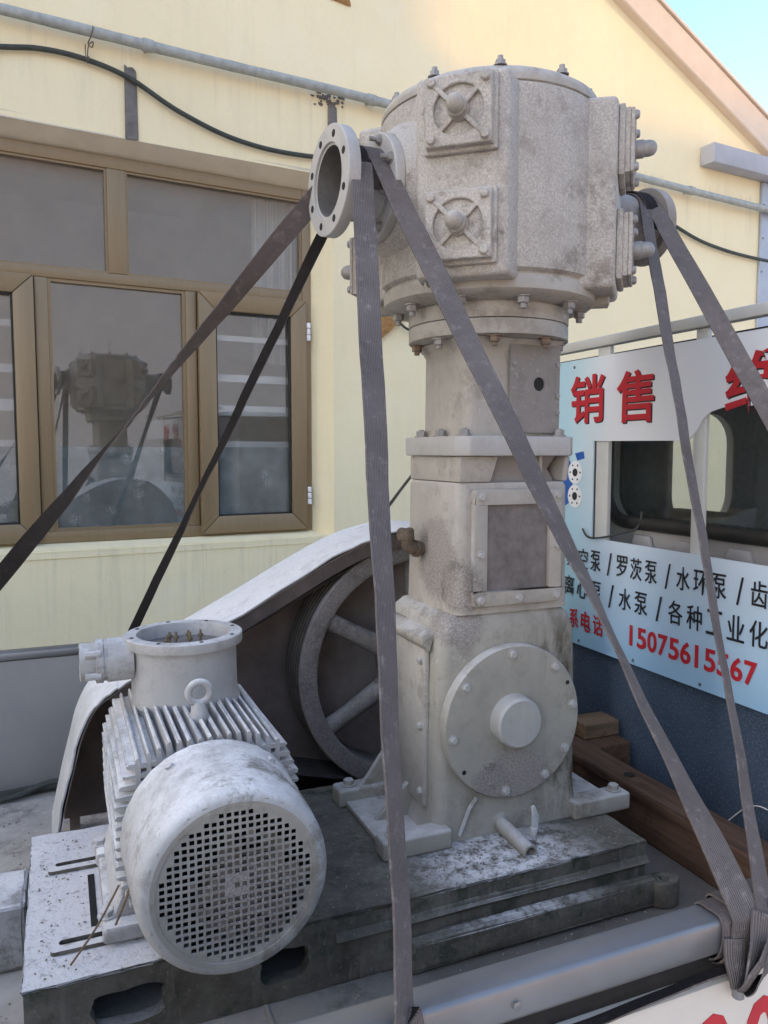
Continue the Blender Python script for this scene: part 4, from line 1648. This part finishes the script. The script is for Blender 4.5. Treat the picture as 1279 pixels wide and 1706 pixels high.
# oil fitting on the left of the column
b = B()
b.tube(crom([(.645, 1.325, .615), (.62, 1.322, .618), (.602, 1.318, .622), (.595, 1.317, .640)], 14), .0125, 12)
b.lathe([(.016, 0), (.0165, .006), (.0165, .018), (.012, .021)], (.595, 1.317, .636), (0, 0, 1), 12)
b.lathe([(.018, 0), (.018, .007)], (.622, 1.322, .617), (-1, 0, .1), 6)
b.rough(.0012)
part('oil_fitting', b, 'dirt', pump)
# drain stub with lever cock
b = B()
o_ = (.722, 1.186, .127)
b.lathe([(.021, 0), (.021, .006), (.0135, .010), (.0135, .104), (.0105, .1045), (.0105, .085)], o_, (.02, -1, -.10), 20, True, True)
b.rough(.0006)
part('drain_pipe', b, 'case', pump)
b = B()
b.cyl((.765, 1.136, TOP + .001), (.766, 1.136, .130), .0062, n=12)
b.prism([(.761, 1.133, .124), (.773, 1.133, .124), (.775, 1.133, .150), (.766, 1.133, .170), (.760, 1.133, .168), (.762, 1.133, .148)], (0, .006, 0))
b.bevel(.001, 1)
part('cock_lever', b, 'handle', pump)
b = B()
b.tube([(.635, 1.172, TOP + .012), (.655, 1.171, TOP + .06), (.668, 1.1715, TOP + .075)], .004, 6)
part('weld_bead', b, 'motor', pump)
# crankshaft end, flywheel
FX, FZ, FY0, FY1, FR = .738, .318, 1.555, 1.675, .281
b = B()
b.cyl((FX, 1.42, FZ), (FX, 1.69, FZ), .035, n=24)
part('crankshaft', b, 'bolt', pump)
ng = 6
gw = (FY1 - FY0 - .018) / ng
GY = FY0 + .012                               # first groove starts behind a plain front band
b = B()
loop = [(FR - .003, FY0), (FR, FY0 + .003), (FR, GY), (FR - .014, GY + .001), (FR - .014, FY1 - .005), (FR, FY1 - .004), (FR - .002, FY1),
        (FR - .036, FY1), (FR - .038, FY1 - .004), (FR - .040, FY0 + .004), (FR - .034, FY0), (FR - .003, FY0)]
b.lathe(loop, (FX, 0, FZ), (0, 1, 0), 110, False, False)
bmesh.ops.remove_doubles(b.bm, verts=b.bm.verts[:], dist=1e-6)
wheel = part('flywheel', b, 'wheel', pump)
for i in range(ng):
    y = GY + .002 + i * gw
    b = B()
    b.lathe([(FR - .0135, y), (FR - .004, y + .0002), (FR - .0115, y + gw * .32), (FR - .0115, y + gw * .68), (FR - .004, y + gw - .0012), (FR - .0135, y + gw - .0008)], (FX, 0, FZ), (0, 1, 0), 110, False, False)
    part('belt_groove', b, 'groove', wheel)
    b = B()
    b.lathe([(FR - .0130, y + gw - .0011), (FR - .0006, y + gw - .0010), (FR - .0006, y + gw + .0004), (FR - .0130, y + gw + .0006)], (FX, 0, FZ), (0, 1, 0), 110, False, False)
    part('groove_land', b, 'land', wheel)
b = B()
b.lathe([(.05, FY0 - .004), (.062, FY0 + .002), (.062, FY1 - .004), (.05, FY1)], (FX, 0, FZ), (0, 1, 0), 32)
part('hub', b, 'wheel', wheel)
for k in range(6):
    a = R(151 + 60 * k)
    b = B()
    dr = Vector((math.cos(a), 0, math.sin(a)))
    c0 = Vector((FX, (FY0 + FY1) / 2 - .006, FZ))
    pts = [c0 - Vector((0, .022, 0)) + dr * r for r in (.05, .12, .19, .250)]
    b.tube(pts, [.026, .022, .019, .021], 12)
    part('spoke', b, 'wheel', wheel)

# ------------------------------------------------------------------ electric motor
MX, MZ = .19, .263
MO = Vector((.19, 1.25, bz))
motor = thing('electric_motor', 'white dusted electric motor with round fan grille facing the viewer', 'motor', MO)
FYF = .925
b = B()
b.lathe([(.1055, FYF + .0003), (.1110, FYF + .0014), (.1160, FYF + .0046), (.1195, FYF + .0100), (.1215, FYF + .018), (.1235, FYF + .05), (.1262, FYF + .160), (.1268, FYF + .165), (.1235, FYF + .166), (.1190, FYF + .03), (.113, FYF + .010), (.1055, FYF + .004)],
        (MX, 0, MZ), (0, 1, 0), 80, False, False)
for v in b.bm.verts:
    if v.co.y > FYF + .1:
        v.co += Vector((random.uniform(-1, 1), 0, random.uniform(-1, 1))) * .0008
part('fan_cowl', b, 'motor', motor)
b = B()
b.lathe([(.0995, FYF + .0035), (.0995, FYF), (.1060, FYF - .0001), (.1062, FYF + .002), (.1050, FYF + .0035)], (MX, 0, MZ), (0, 1, 0), 72, False, False)
part('cowl_face', b, 'grille', motor)
# perforated disc with square holes
b = B()
pitch = .0091
NC = 11
verts = {}


def gvv(x, z):
    k = (round(x, 6), round(z, 6))
    if k not in verts:
        verts[k] = b.v(MX + x, FYF + .0012, MZ + z)
    return verts[k]


clog = []
random.seed(3)
for i in range(-NC, NC + 1):
    for j in range(-NC, NC + 1):
        x, z = i * pitch, j * pitch
        h = pitch / 2
        if math.hypot(x, z) > .108:
            continue
        c = [(x - h, z - h), (x + h, z - h), (x + h, z + h), (x - h, z + h)]
        solid = math.hypot(x, z) > .0935 or (abs(i) <= 1 and j in (-1, 0, 1) and not (i == 0 and j == 0) and (i == -1 or j != 0))
        ov = [gvv(*p) for p in c]
        if solid:
            b.f(ov)
            continue
        q = pitch * .345
        jx, jz = random.uniform(-.0003, .0003), random.uniform(-.0003, .0003)
        iv = [b.v(MX + x + sx * q * random.uniform(.9, 1.05) + jx, FYF + .0012, MZ + z + sz * q * random.uniform(.9, 1.05) + jz) for sx, sz in ((-1, -1), (1, -1), (1, 1), (-1, 1))]
        wv_ = [b.v(v.co + Vector((0, .0018, 0))) for v in iv]
        for k in range(4):
            b.f([ov[k], ov[(k + 1) % 4], iv[(k + 1) % 4], iv[k]])
            b.f([iv[k], iv[(k + 1) % 4], wv_[(k + 1) % 4], wv_[k]])
        d = math.hypot(x - .014, z + .008)
        if random.random() < (1.05 if d < .050 else max(0, 1 - (d - .050) / .028)):
            clog.append((x + jx, z + jz, q))
part('fan_grille', b, 'grille', motor)
b = B()
for x, z, q in clog:
    y = FYF + .0012 + random.uniform(.0010, .0050)
    b.box(MX + x - q * 1.08, MX + x + q * 1.08, y, y + .003, MZ + z - q * 1.08, MZ + z + q * 1.08)
b.rough(.0005)
o = part('dust_plugs', b, 'plug', motor)
o['kind'] = 'stuff'
random.seed(11)
b = B()
b.lathe([(.030, FYF + .02), (.034, FYF + .05), (.10, FYF + .075), (.10, FYF + .08)], (MX, 0, MZ), (0, 1, 0), 32)
fan = part('fan', b, 'black', motor)
for k in range(9):
    a = 2 * math.pi * k / 9
    b = B()
    d = Vector((math.cos(a), 0, math.sin(a)))
    t = Vector((-d.z, 0, d.x))
    c = Vector((MX, FYF + .045, MZ)) + d * .068
    b.prism([c - d * .036 + Vector((0, -.02, 0)), c + d * .036 + Vector((0, -.02, 0)), c + d * .036 + Vector((0, .03, 0)), c - d * .036 + Vector((0, .03, 0))], t * .003)
    part('fan_blade', b, 'black', fan)
# stator body and fins
b = B()
b.lathe([(.117, 1.085), (.120, 1.095), (.114, 1.10), (.114, 1.43), (.122, 1.432), (.122, 1.455), (.095, 1.47), (.04, 1.485)], (MX, 0, MZ), (0, 1, 0), 64)
part('stator', b, 'motor', motor)
def fin(c, d, r0, r1):
    # c: offset across the fin row, d: unit direction the fin points in (x, z)
    bb = B()
    nx, nz = -d[1], d[0]
    sec = [(r0, -.0046), (r1 - .003, -.0030), (r1, -.0014), (r1, .0014), (r1 - .003, .0030), (r0, .0046)]
    bb.prism([(MX + d[0] * r + nx * (c + w), 1.1015, MZ + d[1] * r + nz * (c + w)) for r, w in sec], (0, .325 - abs(c) * .05, 0))
    bb.rough(.0011, 1)
    part('cooling_fin', bb, 'motor', motor)


for k in range(-7, 8):
    c = k * .0142
    rr = math.sqrt(max(0, .112 ** 2 - c * c)) - .004
    tip = .1285 - max(0, abs(c) - .055) * .40
    fin(c, (0, 1), rr, tip)
    fin(c, (-1, 0), rr, tip + .004)
    fin(c, (1, 0), rr, tip + .002)
# feet
for sx in (-1, 1):
    b = B()
    x0, x1 = sorted((MX + sx * .152, MX + sx * .095))
    b.box(x0, x1, 1.095, 1.165, TOP + .0065, TOP + .030)
    b.box(x0, x1, 1.315, 1.385, TOP + .0065, TOP + .030)
    b.box(x0 + .003, x1, 1.1655, 1.3145, TOP + .0068, TOP + .026)
    b.bevel(.005, 2)
    b.rough(.0008)
    part('foot', b, 'motor', motor)
    b = B()
    b.prism([(MX + sx * .098, 1.12, TOP + .028), (MX + sx * .140, 1.12, TOP + .028), (MX + sx * .112, 1.12, TOP + .10), (MX + sx * .09, 1.12, TOP + .10)], (0, .24, 0))
    b.bevel(.003, 1)
    part('foot_web', b, 'motor', motor)
for (x, y) in ((.045, 1.13), (.045, 1.35)):
    bolt(motor, (x, y, TOP + .030), (0, 0, 1), .010, .010, mat='motor')
# terminal box neck
TY, TZ = 1.343, .487
b = B()
b.lathe([(.094, .345), (.091, .375), (.088, .40), (.0875, .466), (.0905, .473), (.0975, .475), (.0985, .477), (.0985, .4905), (.0970, .492), (.0785, .492), (.0775, .490), (.0775, .468), (.0772, .467)],
        (MX, TY, 0), (0, 0, 1), 64, True, True)
for v in b.bm.verts:
    if v.co.z < .44:
        v.co.x += .004 * math.sin((v.co.z - .3) * 30)
part('terminal_box', b, 'motorneck', motor)
b = B()
b.lathe([(.0765, .4675), (.0765, .4685)], (MX, TY, 0), (0, 0, 1), 48)
tb = part('terminal_plate', b, 'trim', motor)
for k in range(8):
    a = R(10 + 45 * k)
    bb = B().lathe([(.0035, 0), (.0035, .0007)], (MX + .088 * math.cos(a), TY + .088 * math.sin(a), .4921), (0, 0, 1), 10)
    part('screw_hole_dark', bb, 'black', motor)  # hole shade put on as a black disc
for (x, y, h) in ((-.03, -.012, .020), (-.012, .01, .022), (.008, -.015, .026), (.03, .012, .022), (-.02, .03, .018), (.012, .032, .018)):
    b = B()
    b.cyl((MX + x, TY + y, .4686), (MX + x, TY + y, .4686 + h), .0022, n=10)
    b.lathe([(.0052, 0), (.0052, .005)], (MX + x, TY + y, .4686 + h * .45), (0, 0, 1), 6)
    part('terminal_stud', b, 'brass', motor)
# cable gland
b = B()
b.lathe([(.036, 0), (.036, .040), (.0335, .041), (.0335, .046), (.036, .047), (.036, .058), (.031, .059), (.031, .082), (.026, .083), (.025, .065)], (.105, TY, .456), (-1, 0, 0), 28)
b.rough(.0006)
part('cable_gland', b, 'motorneck', motor)
b = B()
for s in (-1, 1):
    b.lathe([(.006, -.012), (.006, .012)], (.042, TY - .03, .456 + s * .018), (-1, 0, 0), 8)
part('gland_screw', b, 'motor', motor)
# eye bolt
b = B()
b.tube([(MX + .0005 + .0165 * math.cos(a), 1.196, .428 + .0165 * math.sin(a)) for a in (6.2832 * i / 32 for i in range(32))], .0058, 12, True)
b.lathe([(.016, .372), (.015, .392), (.012, .402), (.009, .414)], (MX, 1.196, 0), (0, 0, 1), 18)
part('eye_bolt', b, 'motor', motor)
bolt(motor, (MX - .062, 1.06, MZ + .108), (-.5, 0, .86), .006, .005, mat='motor', name='cowl_screw')
bolt(motor, (MX + .075, 1.05, MZ + .100), (.6, 0, .8), .006, .005, mat='motor', name='cowl_screw')
# shaft and pulley
b = B()
b.cyl((MX, 1.48, MZ), (MX, 1.69, MZ), .02, n=20)
part('shaft', b, 'bolt', motor)
PR = .088
b = B()
pp = [(.03, FY0), (PR - .002, FY0), (PR, FY0 + .002)]
for i in range(ng):
    y = GY + .002 + i * gw
    pp += [(PR, y + gw * .08), (PR - .011, y + gw * .3), (PR - .011, y + gw * .7), (PR, y + gw * .92)]
pp += [(PR, FY1 - .002), (PR - .002, FY1), (.03, FY1)]
b.lathe([(r, y) for r, y in pp], (MX, 0, MZ), (0, 1, 0), 48)
part('pulley', b, 'wheel', motor)

# ------------------------------------------------------------------ drive belts
D = math.hypot(FX - MX, FZ - MZ)
base_a = math.atan2(FZ - MZ, FX - MX)
beta = math.asin((FR - PR) / D)
loop2 = []
for i in range(41):                      # round the flywheel, far side
    t = base_a - (math.pi / 2 + beta) + (math.pi + 2 * beta) * i / 40
    loop2.append((FX + (FR - .0035) * math.cos(t), FZ + (FR - .0035) * math.sin(t)))
p_end = loop2[-1]
lp = []
for i in range(17):
    t = base_a + (math.pi / 2 + beta) + (math.pi - 2 * beta) * i / 16
    lp.append((MX + (PR - .0035) * math.cos(t), MZ + (PR - .0035) * math.sin(t)))
path = loop2 + lp
for i in range(ng):
    y = GY + .002 + (i + .5) * gw
    b = B()
    rings = []
    m = len(path)
    for k in range(m):
        p = Vector(path[k]); a = Vector(path[k - 1]); c = Vector(path[(k + 1) % m])
        t = (c - a).normalized()
        nn = Vector((t.y, -t.x))
        sec = [(gw * .30, .001), (-gw * .30, .001), (-gw * .19, -.0068), (gw * .19, -.0068)]
        rings.append([b.v(p.x + nn.x * h, y + w, p.y + nn.y * h) for w, h in sec])
    for k in range(m):
        a, c = rings[k], rings[(k + 1) % m]
        for q in range(4):
            b.f([a[q], a[(q + 1) % 4], c[(q + 1) % 4], c[q]])
    single('drive_belt', b, 'belt', ('foremost', 'second', 'third', 'fourth', 'fifth', 'rearmost')[i] + ' of the six black rubber drive belts round the flywheel, counted from the spokes side', 'belt', (FX, y, FZ - FR), 'drive belts on the flywheel')

# ------------------------------------------------------------------ belt guard
guard = thing('belt_guard', 'white dusted sheet belt guard arching over the flywheel and motor pulley', 'belt guard', (.4, 1.63, 0))
GP = [(-.034, .045), (-.012, .145), (.005, .212), (.020, .268), (.046, .318), (.082, .346), (.130, .374), (.318, .470), (.532, .583), (.640, .622), (.740, .634), (.860, .612), (.960, .540), (1.03, .43), (1.05, .30), (1.05, .06)]
gp = crom(GP, 90)
GY0, GY1 = 1.528, 1.722
b = B()
rows = []
for k, (x, z) in enumerate(gp):
    t = k / 89
    wv = .0025 * math.sin(k * .7) + .002 * math.sin(k * 1.9)
    # the free end is bent and torn to a point
    y0 = GY0 + (0 if k > 3 else 0)
    rows.append([b.v(x + (wv * .5 if j == 0 else 0), y0 + (GY1 - y0) * j / 4, z + (wv if j == 0 else 0) - (.03 * (1 - j / 4) * max(0, 1 - k / 5))) for j in range(5)])
for p, q in zip(rows, rows[1:]):
    for j in range(4):
        b.f([p[j], p[j + 1], q[j + 1], q[j]])
bmesh.ops.recalc_face_normals(b.bm, faces=b.bm.faces[:])
bmesh.ops.solidify(b.bm, geom=b.bm.faces[:], thickness=.003)
part('top_sheet', b, 'guardtop', guard)
# inner lining in brown, just under the top sheet
b = B()
inner = []
m = len(gp)
for k in range(m):
    a = Vector(gp[max(0, k - 1)]); c = Vector(gp[min(m - 1, k + 1)])
    t = (c - a).normalized()
    nn = Vector((t.y, -t.x))
    inner.append(Vector(gp[k]) + nn * .0065)
noff = []
for k in range(m):
    t = (Vector(gp[min(m - 1, k + 1)]) - Vector(gp[max(0, k - 1)])).normalized()
    noff.append(Vector((t.y, 0, -t.x)) * .0015)
shell(b, [[Vector((p.x, GY0 + .004, p.y)), Vector((p.x, GY1 - .002, p.y))] for p in inner], noff)
part('lining', b, 'guardin', guard)
# front lip: a narrow dark strip hanging from the front edge
b = B()
rows = []
for k in range(28, m):
    t = (Vector(gp[min(m - 1, k + 1)]) - Vector(gp[max(0, k - 1)])).normalized()
    nn = Vector((t.y, -t.x))
    p = Vector(gp[k]) + nn * .009
    q = Vector(gp[k]) + nn * .036
    rows.append([Vector((p.x, GY0 + .006, p.y)), Vector((q.x, GY0 + .006, q.y))])
shell(b, rows, [Vector((0, .002, 0))] * len(rows))
part('front_lip', b, 'lip', guard)
# back panel
b = B()
poly = [(p.x, p.y) for p in inner[4:-1:2]]
poly = [(x, z) for x, z in poly if z > .03]
poly = [(poly[0][0] + .003, .03)] + poly + [(poly[-1][0], .03)]
b.prism([(x, GY1 - .008, z) for x, z in poly], (0, .003, 0))
part('back_panel', b, 'guardin', guard)
for x in (.0, .45, 1.0):
    b = B()
    b.box(x, x + .02, GY1 - .005, GY1 + .02, .001, .06)
    part('bracket', b, 'guardin', guard)

# ------------------------------------------------------------------ webbing straps
def ribbon(bb, pts, width, N_=70, ref=Vector((1, 0, 0)), thick=.0020, wob=.0010, curl=.0):
    """pts: (x, y, z, twist degrees, width factor); a flat woven band with real thickness and a UV map"""
    uvl = bb.bm.loops.layers.uv.verify()
    sm = crom(pts, N_)
    P = [Vector(p[:3]) for p in sm]
    top, bot, dist = [], [], [0]
    for i, p in enumerate(P):
        t = (P[min(N_ - 1, i + 1)] - P[max(0, i - 1)]).normalized()
        s = (ref - t * ref.dot(t)).normalized()
        n = s.cross(t).normalized()
        a = R(sm[i][3])
        wd = s * math.cos(a) + n * math.sin(a)
        nd = wd.cross(t).normalized()
        w = width * sm[i][4] / 2
        if i:
            dist.append(dist[-1] + (P[i] - P[i - 1]).length)
        wz = nd * wob * (math.sin(dist[-1] * 23) + .5 * math.sin(dist[-1] * 61))
        cols = []
        for q in (-1, -.5, 0, .5, 1):
            cols.append(p + wd * w * q + wz + nd * (curl * (q * q)))
        top.append([bb.v(c + nd * thick / 2) for c in cols])
        bot.append([bb.v(c - nd * thick / 2) for c in cols])

    def quad(vs, uvs, mi=0):
        f = bb.f(vs)
        if f:
            f.material_index = mi
            for l, u in zip(f.loops, uvs):
                l[uvl].uv = u
    for i in range(N_ - 1):
        d0, d1 = dist[i], dist[i + 1]
        for k in range(4):
            u0, u1 = k / 4, (k + 1) / 4
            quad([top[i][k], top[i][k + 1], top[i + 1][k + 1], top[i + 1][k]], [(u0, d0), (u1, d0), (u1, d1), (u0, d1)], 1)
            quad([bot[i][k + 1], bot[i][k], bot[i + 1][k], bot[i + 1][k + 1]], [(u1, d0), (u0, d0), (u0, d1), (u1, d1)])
        for k in (0, 4):
            quad([top[i][k], bot[i][k], bot[i + 1][k], top[i + 1][k]], [(0, d0), (0, d0), (0, d1), (0, d1)])
    quad([x for x in top[0]] + [x for x in reversed(bot[0])], [(0, 0)] * 10)
    quad([x for x in reversed(top[-1])] + [x for x in bot[-1]], [(0, 0)] * 10)


def wrap(x, zc, r, a0, a1, n, dx=0., tw=0):
    # points round the neck of a port; angle 0 is the top, positive towards the viewer's side (-Y)
    out = []
    for i in range(n):
        a = R(a0 + (a1 - a0) * i / (n - 1))
        p = HR @ Vector((x + dx * i / (n - 1), AY - r * math.sin(a), zc + r * math.cos(a)))
        out.append((p.x, p.y, p.z, tw, 1))
    return out


def seg(a, b_, spec):
    # points between a and b_ at fractions with twist and width
    a, b_ = Vector(a), Vector(b_)
    return [tuple(a.lerp(b_, f)) + (tw, wf) for f, tw, wf in spec]


ZL, ZR = 1.249, 1.262
r1 = .0575
GRP = 'webbing straps lashing the pump head to the truck'


def band_part(name, bb, parent):
    o = part(name, bb, 'strap', parent, ang=60)
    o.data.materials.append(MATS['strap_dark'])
    return o


def strap(label, pts, width, N_=80, **kw):
    t = thing('webbing_strap', label, 'strap', Vector(pts[-1][:3]), GRP)
    bb = B()
    ribbon(bb, pts, width, N_, **kw)
    band_part('band', bb, t)
    return t


# from the open inlet flange straight down to the near rail
s1 = wrap(.466, ZL, r1, -150, 62, 9)
strap('wide grey strap hanging from the inlet flange straight down to the near rail', s1 + seg(s1[-1][:3], (.246, .543, .345), ((.08, 0, 1), (.2, 2, 1), (.4, 14, 1), (.6, 29, 1), (.8, 43, 1), (.93, 47, 1), (1., 45, 1))) +
      [(.246, .538, .335, 20, 1), (.246, .5405, .30, 0, 1), (.246, .55, .275, 0, 1)], .035, 110)
# from the inlet flange across the pump front to the knot
s2 = wrap(.494, ZL, r1 + .0035, -140, 58, 9, .004)
kn = (.614, .5425, .347)
strap('wide grey strap crossing the pump front from the inlet flange to the rail knot', s2 + seg(s2[-1][:3], kn, ((.06, -5, 1), (.2, -12, 1), (.4, 0, 1), (.6, 17, 1), (.73, 38, 1), (.8, 35, 1), (.88, 26, 1), (.95, 8, 1), (1., 2, 1))) +
      [(.614, .5385, .335, 0, 1), (.612, .5395, .315, 0, 1), (.606, .533, .30, 0, .8)], .037, 120)
# from the inlet flange to the far rail, rearwards
s3 = wrap(.462, ZL, r1 + .002, 120, -58, 8)
strap('grey strap running left from the inlet flange past the window, twisted halfway', s3 + seg(s3[-1][:3], (-.268, 1.95, .345), ((.08, -5, 1), (.2, 18, 1), (.3, 35, 1), (.4, 54, 1), (.5, 75, 1), (.6, 105, 1), (.75, 142, 1), (.9, 160, 1), (1, 165, 1))) +
      [(-.275, 1.993, .335, 170, 1), (-.275, 1.995, .25, 180, 1)], .037, 100)
s4 = wrap(.488, ZL, r1 + .0055, 110, -72, 8, 0, 180)
strap('thin dark strap dropping from the inlet flange behind the motor to the far rail', s4 + seg(s4[-1][:3], (.144, 1.95, .345), ((.06, 160, 1), (.2, 122, 1), (.4, 118, 1), (.6, 98, 1), (.8, 128, 1), (1, 150, 1))) +
      [(.142, 1.994, .335, 170, 1), (.142, 1.996, .25, 180, 1)], .021, 90)
# from the outlet flange
s5 = wrap(1.085, ZR, r1, -140, 62, 8)
kn2 = (.642, .5425, .347)
strap('narrow grey strap from the outlet flange down to the rail knot', s5 + seg(s5[-1][:3], kn2, ((.06, 0, 1), (.2, 0, 1), (.4, 17, 1), (.6, 24, 1), (.8, 33, 1), (.93, 25, 1), (1, 10, 1))) +
      [(.643, .5385, .335, 0, 1), (.640, .5395, .312, 0, 1), (.628, .535, .298, 0, .8)], .025, 100)
s6 = wrap(1.105, ZR, r1 + .003, -140, 58, 8)
strap('wide grey strap from the outlet flange crossing the sign towards the cab end', s6 + seg(s6[-1][:3], (1.03, .5425, .347), ((.06, -20, 1), (.3, -30, 1), (.6, -25, 1), (.85, -10, 1), (1, 0, 1))) +
      [(1.03, .5385, .335, 0, 1), (1.03, .5395, .31, 0, 1)], .034, 80)
s7 = wrap(1.095, ZR, r1 + .006, 110, -70, 8)
strap('thin strap behind the pump column running down to the far rail', s7 + seg(s7[-1][:3], (.565, 1.95, .345), ((.06, 0, 1), (.3, 38, 1), (.6, 42, 1), (1, 38, 1))) +
      [(.56, 1.994, .335, 150, 1), (.56, 1.996, .25, 180, 1)], .03, 80)
# knot of strap ends round the rail
knot = thing('strap_knot', 'bunched dark strap knot wound round the near rail above the pin', 'knot', (.63, .55, .28), GRP)


def rail_loop(x0, x1, off, tail=0):
    y0, y1, z0, z1 = .545 - off, .580 + off, .3055 - off, .340 + off
    return [(x0, y1, (z0 + z1) / 2, 0, 1), (x0, y1 - .004, z1 - .002, 0, 1), (x0, (y0 + y1) / 2, z1 + .001, 0, 1), (x0, y0 + .004, z1 - .001, 0, 1), ((x0 + x1) / 2, y0 - .001, (z0 + z1) / 2, 0, 1),
            (x1, y0 + .003, z0 + .001, 0, 1), (x1, y0 + .014, z0 - .008, 0, 1)]


for x0, x1, off, w in ((.600, .596, .0025, .026), (.622, .604, .0055, .034), (.646, .618, .0035, .030), (.660, .634, .0075, .026)):
    b = B()
    ribbon(b, rail_loop(x0, x1, off), w, 40, wob=0)
    band_part('loop', b, knot)
for pts, w in ((((.640, .535, .340, 5, 1), (.630, .530, .320, 15, 1), (.615, .526, .303, 30, .9), (.602, .524, .290, 40, .7), (.598, .527, .281, 45, .45)), .042),
               (((.660, .535, .326, -5, 1), (.646, .527, .306, 20, 1), (.624, .522, .292, 40, .9), (.606, .522, .284, 50, .7), (.596, .526, .279, 60, .5)), .036),
               (((.602, .536, .324, 5, 1), (.599, .532, .308, 8, 1), (.598, .528, .294, 12, .9), (.597, .527, .280, 12, .6)), .034),
               (((.632, .528, .318, 60, 1), (.616, .521, .302, 50, 1), (.600, .519, .289, 30, .8), (.596, .523, .279, 10, .5)), .034)):
    b = B()
    ribbon(b, pts, w, 40, wob=.0005, curl=.004)
    band_part('tail', b, knot)
b = B()
ribbon(b, [(.60, .537, .296, 90, 1), (.55, .5375, .294, 80, 1), (.45, .5385, .288, 85, 1), (.32, .539, .286, 90, 1), (.10, .539, .283, 90, 1)], .010, 50)
band_part('loose_end', b, knot)
# dry straws by the motor
for lab, pts in (('long dry straw leaning on the motor foot', [(-.005, 1.075, TOP + .004), (.03, 1.10, .145), (.062, 1.125, .185)]),
                 ('short dry straw lying beside the motor cowl', [(.052, 1.045, .175), (.066, 1.035, .215), (.074, 1.032, .245)])):
    b = B()
    b.tube(crom(pts, 12), .0016, 6)
    single('dry_straw', b, 'woodx', lab, 'straw', pts[0], 'dry straws on the motor')
# crumbs of rust, paint and grit on the bed and the base
random.seed(21)
b = B()


def crumb(x, y, z, r):
    vs = [b.v(x + r * random.uniform(.5, 1) * math.cos(a), y + r * random.uniform(.5, 1) * math.sin(a), z) for a in (0, 1.6, 3.1, 4.7)]
    t = b.v(x + r * random.uniform(-.3, .3), y + r * random.uniform(-.3, .3), z + r * random.uniform(.5, .9))
    for k in range(4):
        b.f([vs[k], vs[(k + 1) % 4], t])
    b.f(list(reversed(vs)))


for i in range(420):
    crumb(random.uniform(.35, 1.06), random.gauss(.93, .07), .0006, random.uniform(.0012, .0042))
for i in range(160):
    crumb(random.uniform(-.3, -.07), random.uniform(1.0, 1.9), .0006, random.uniform(.0012, .004))
for i in range(260):
    x, y = random.uniform(.36, .93), random.gauss(1.10, .03)
    if 1.055 < y < 1.15:
        crumb(x, y, TOP + .0012, random.uniform(.001, .0034))
for i in range(120):
    crumb(random.uniform(-.05, .02), random.uniform(1.06, 1.45), TOP + .0012, random.uniform(.001, .003))
o = single('grit', b, 'gritmat', 'loose grit and paint crumbs scattered over the bed and base', 'grit', (.5, 1.0, 0))
o['kind'] = 'stuff'
for o in bpy.data.objects:
    if '_o' in o:
        del o['_o']
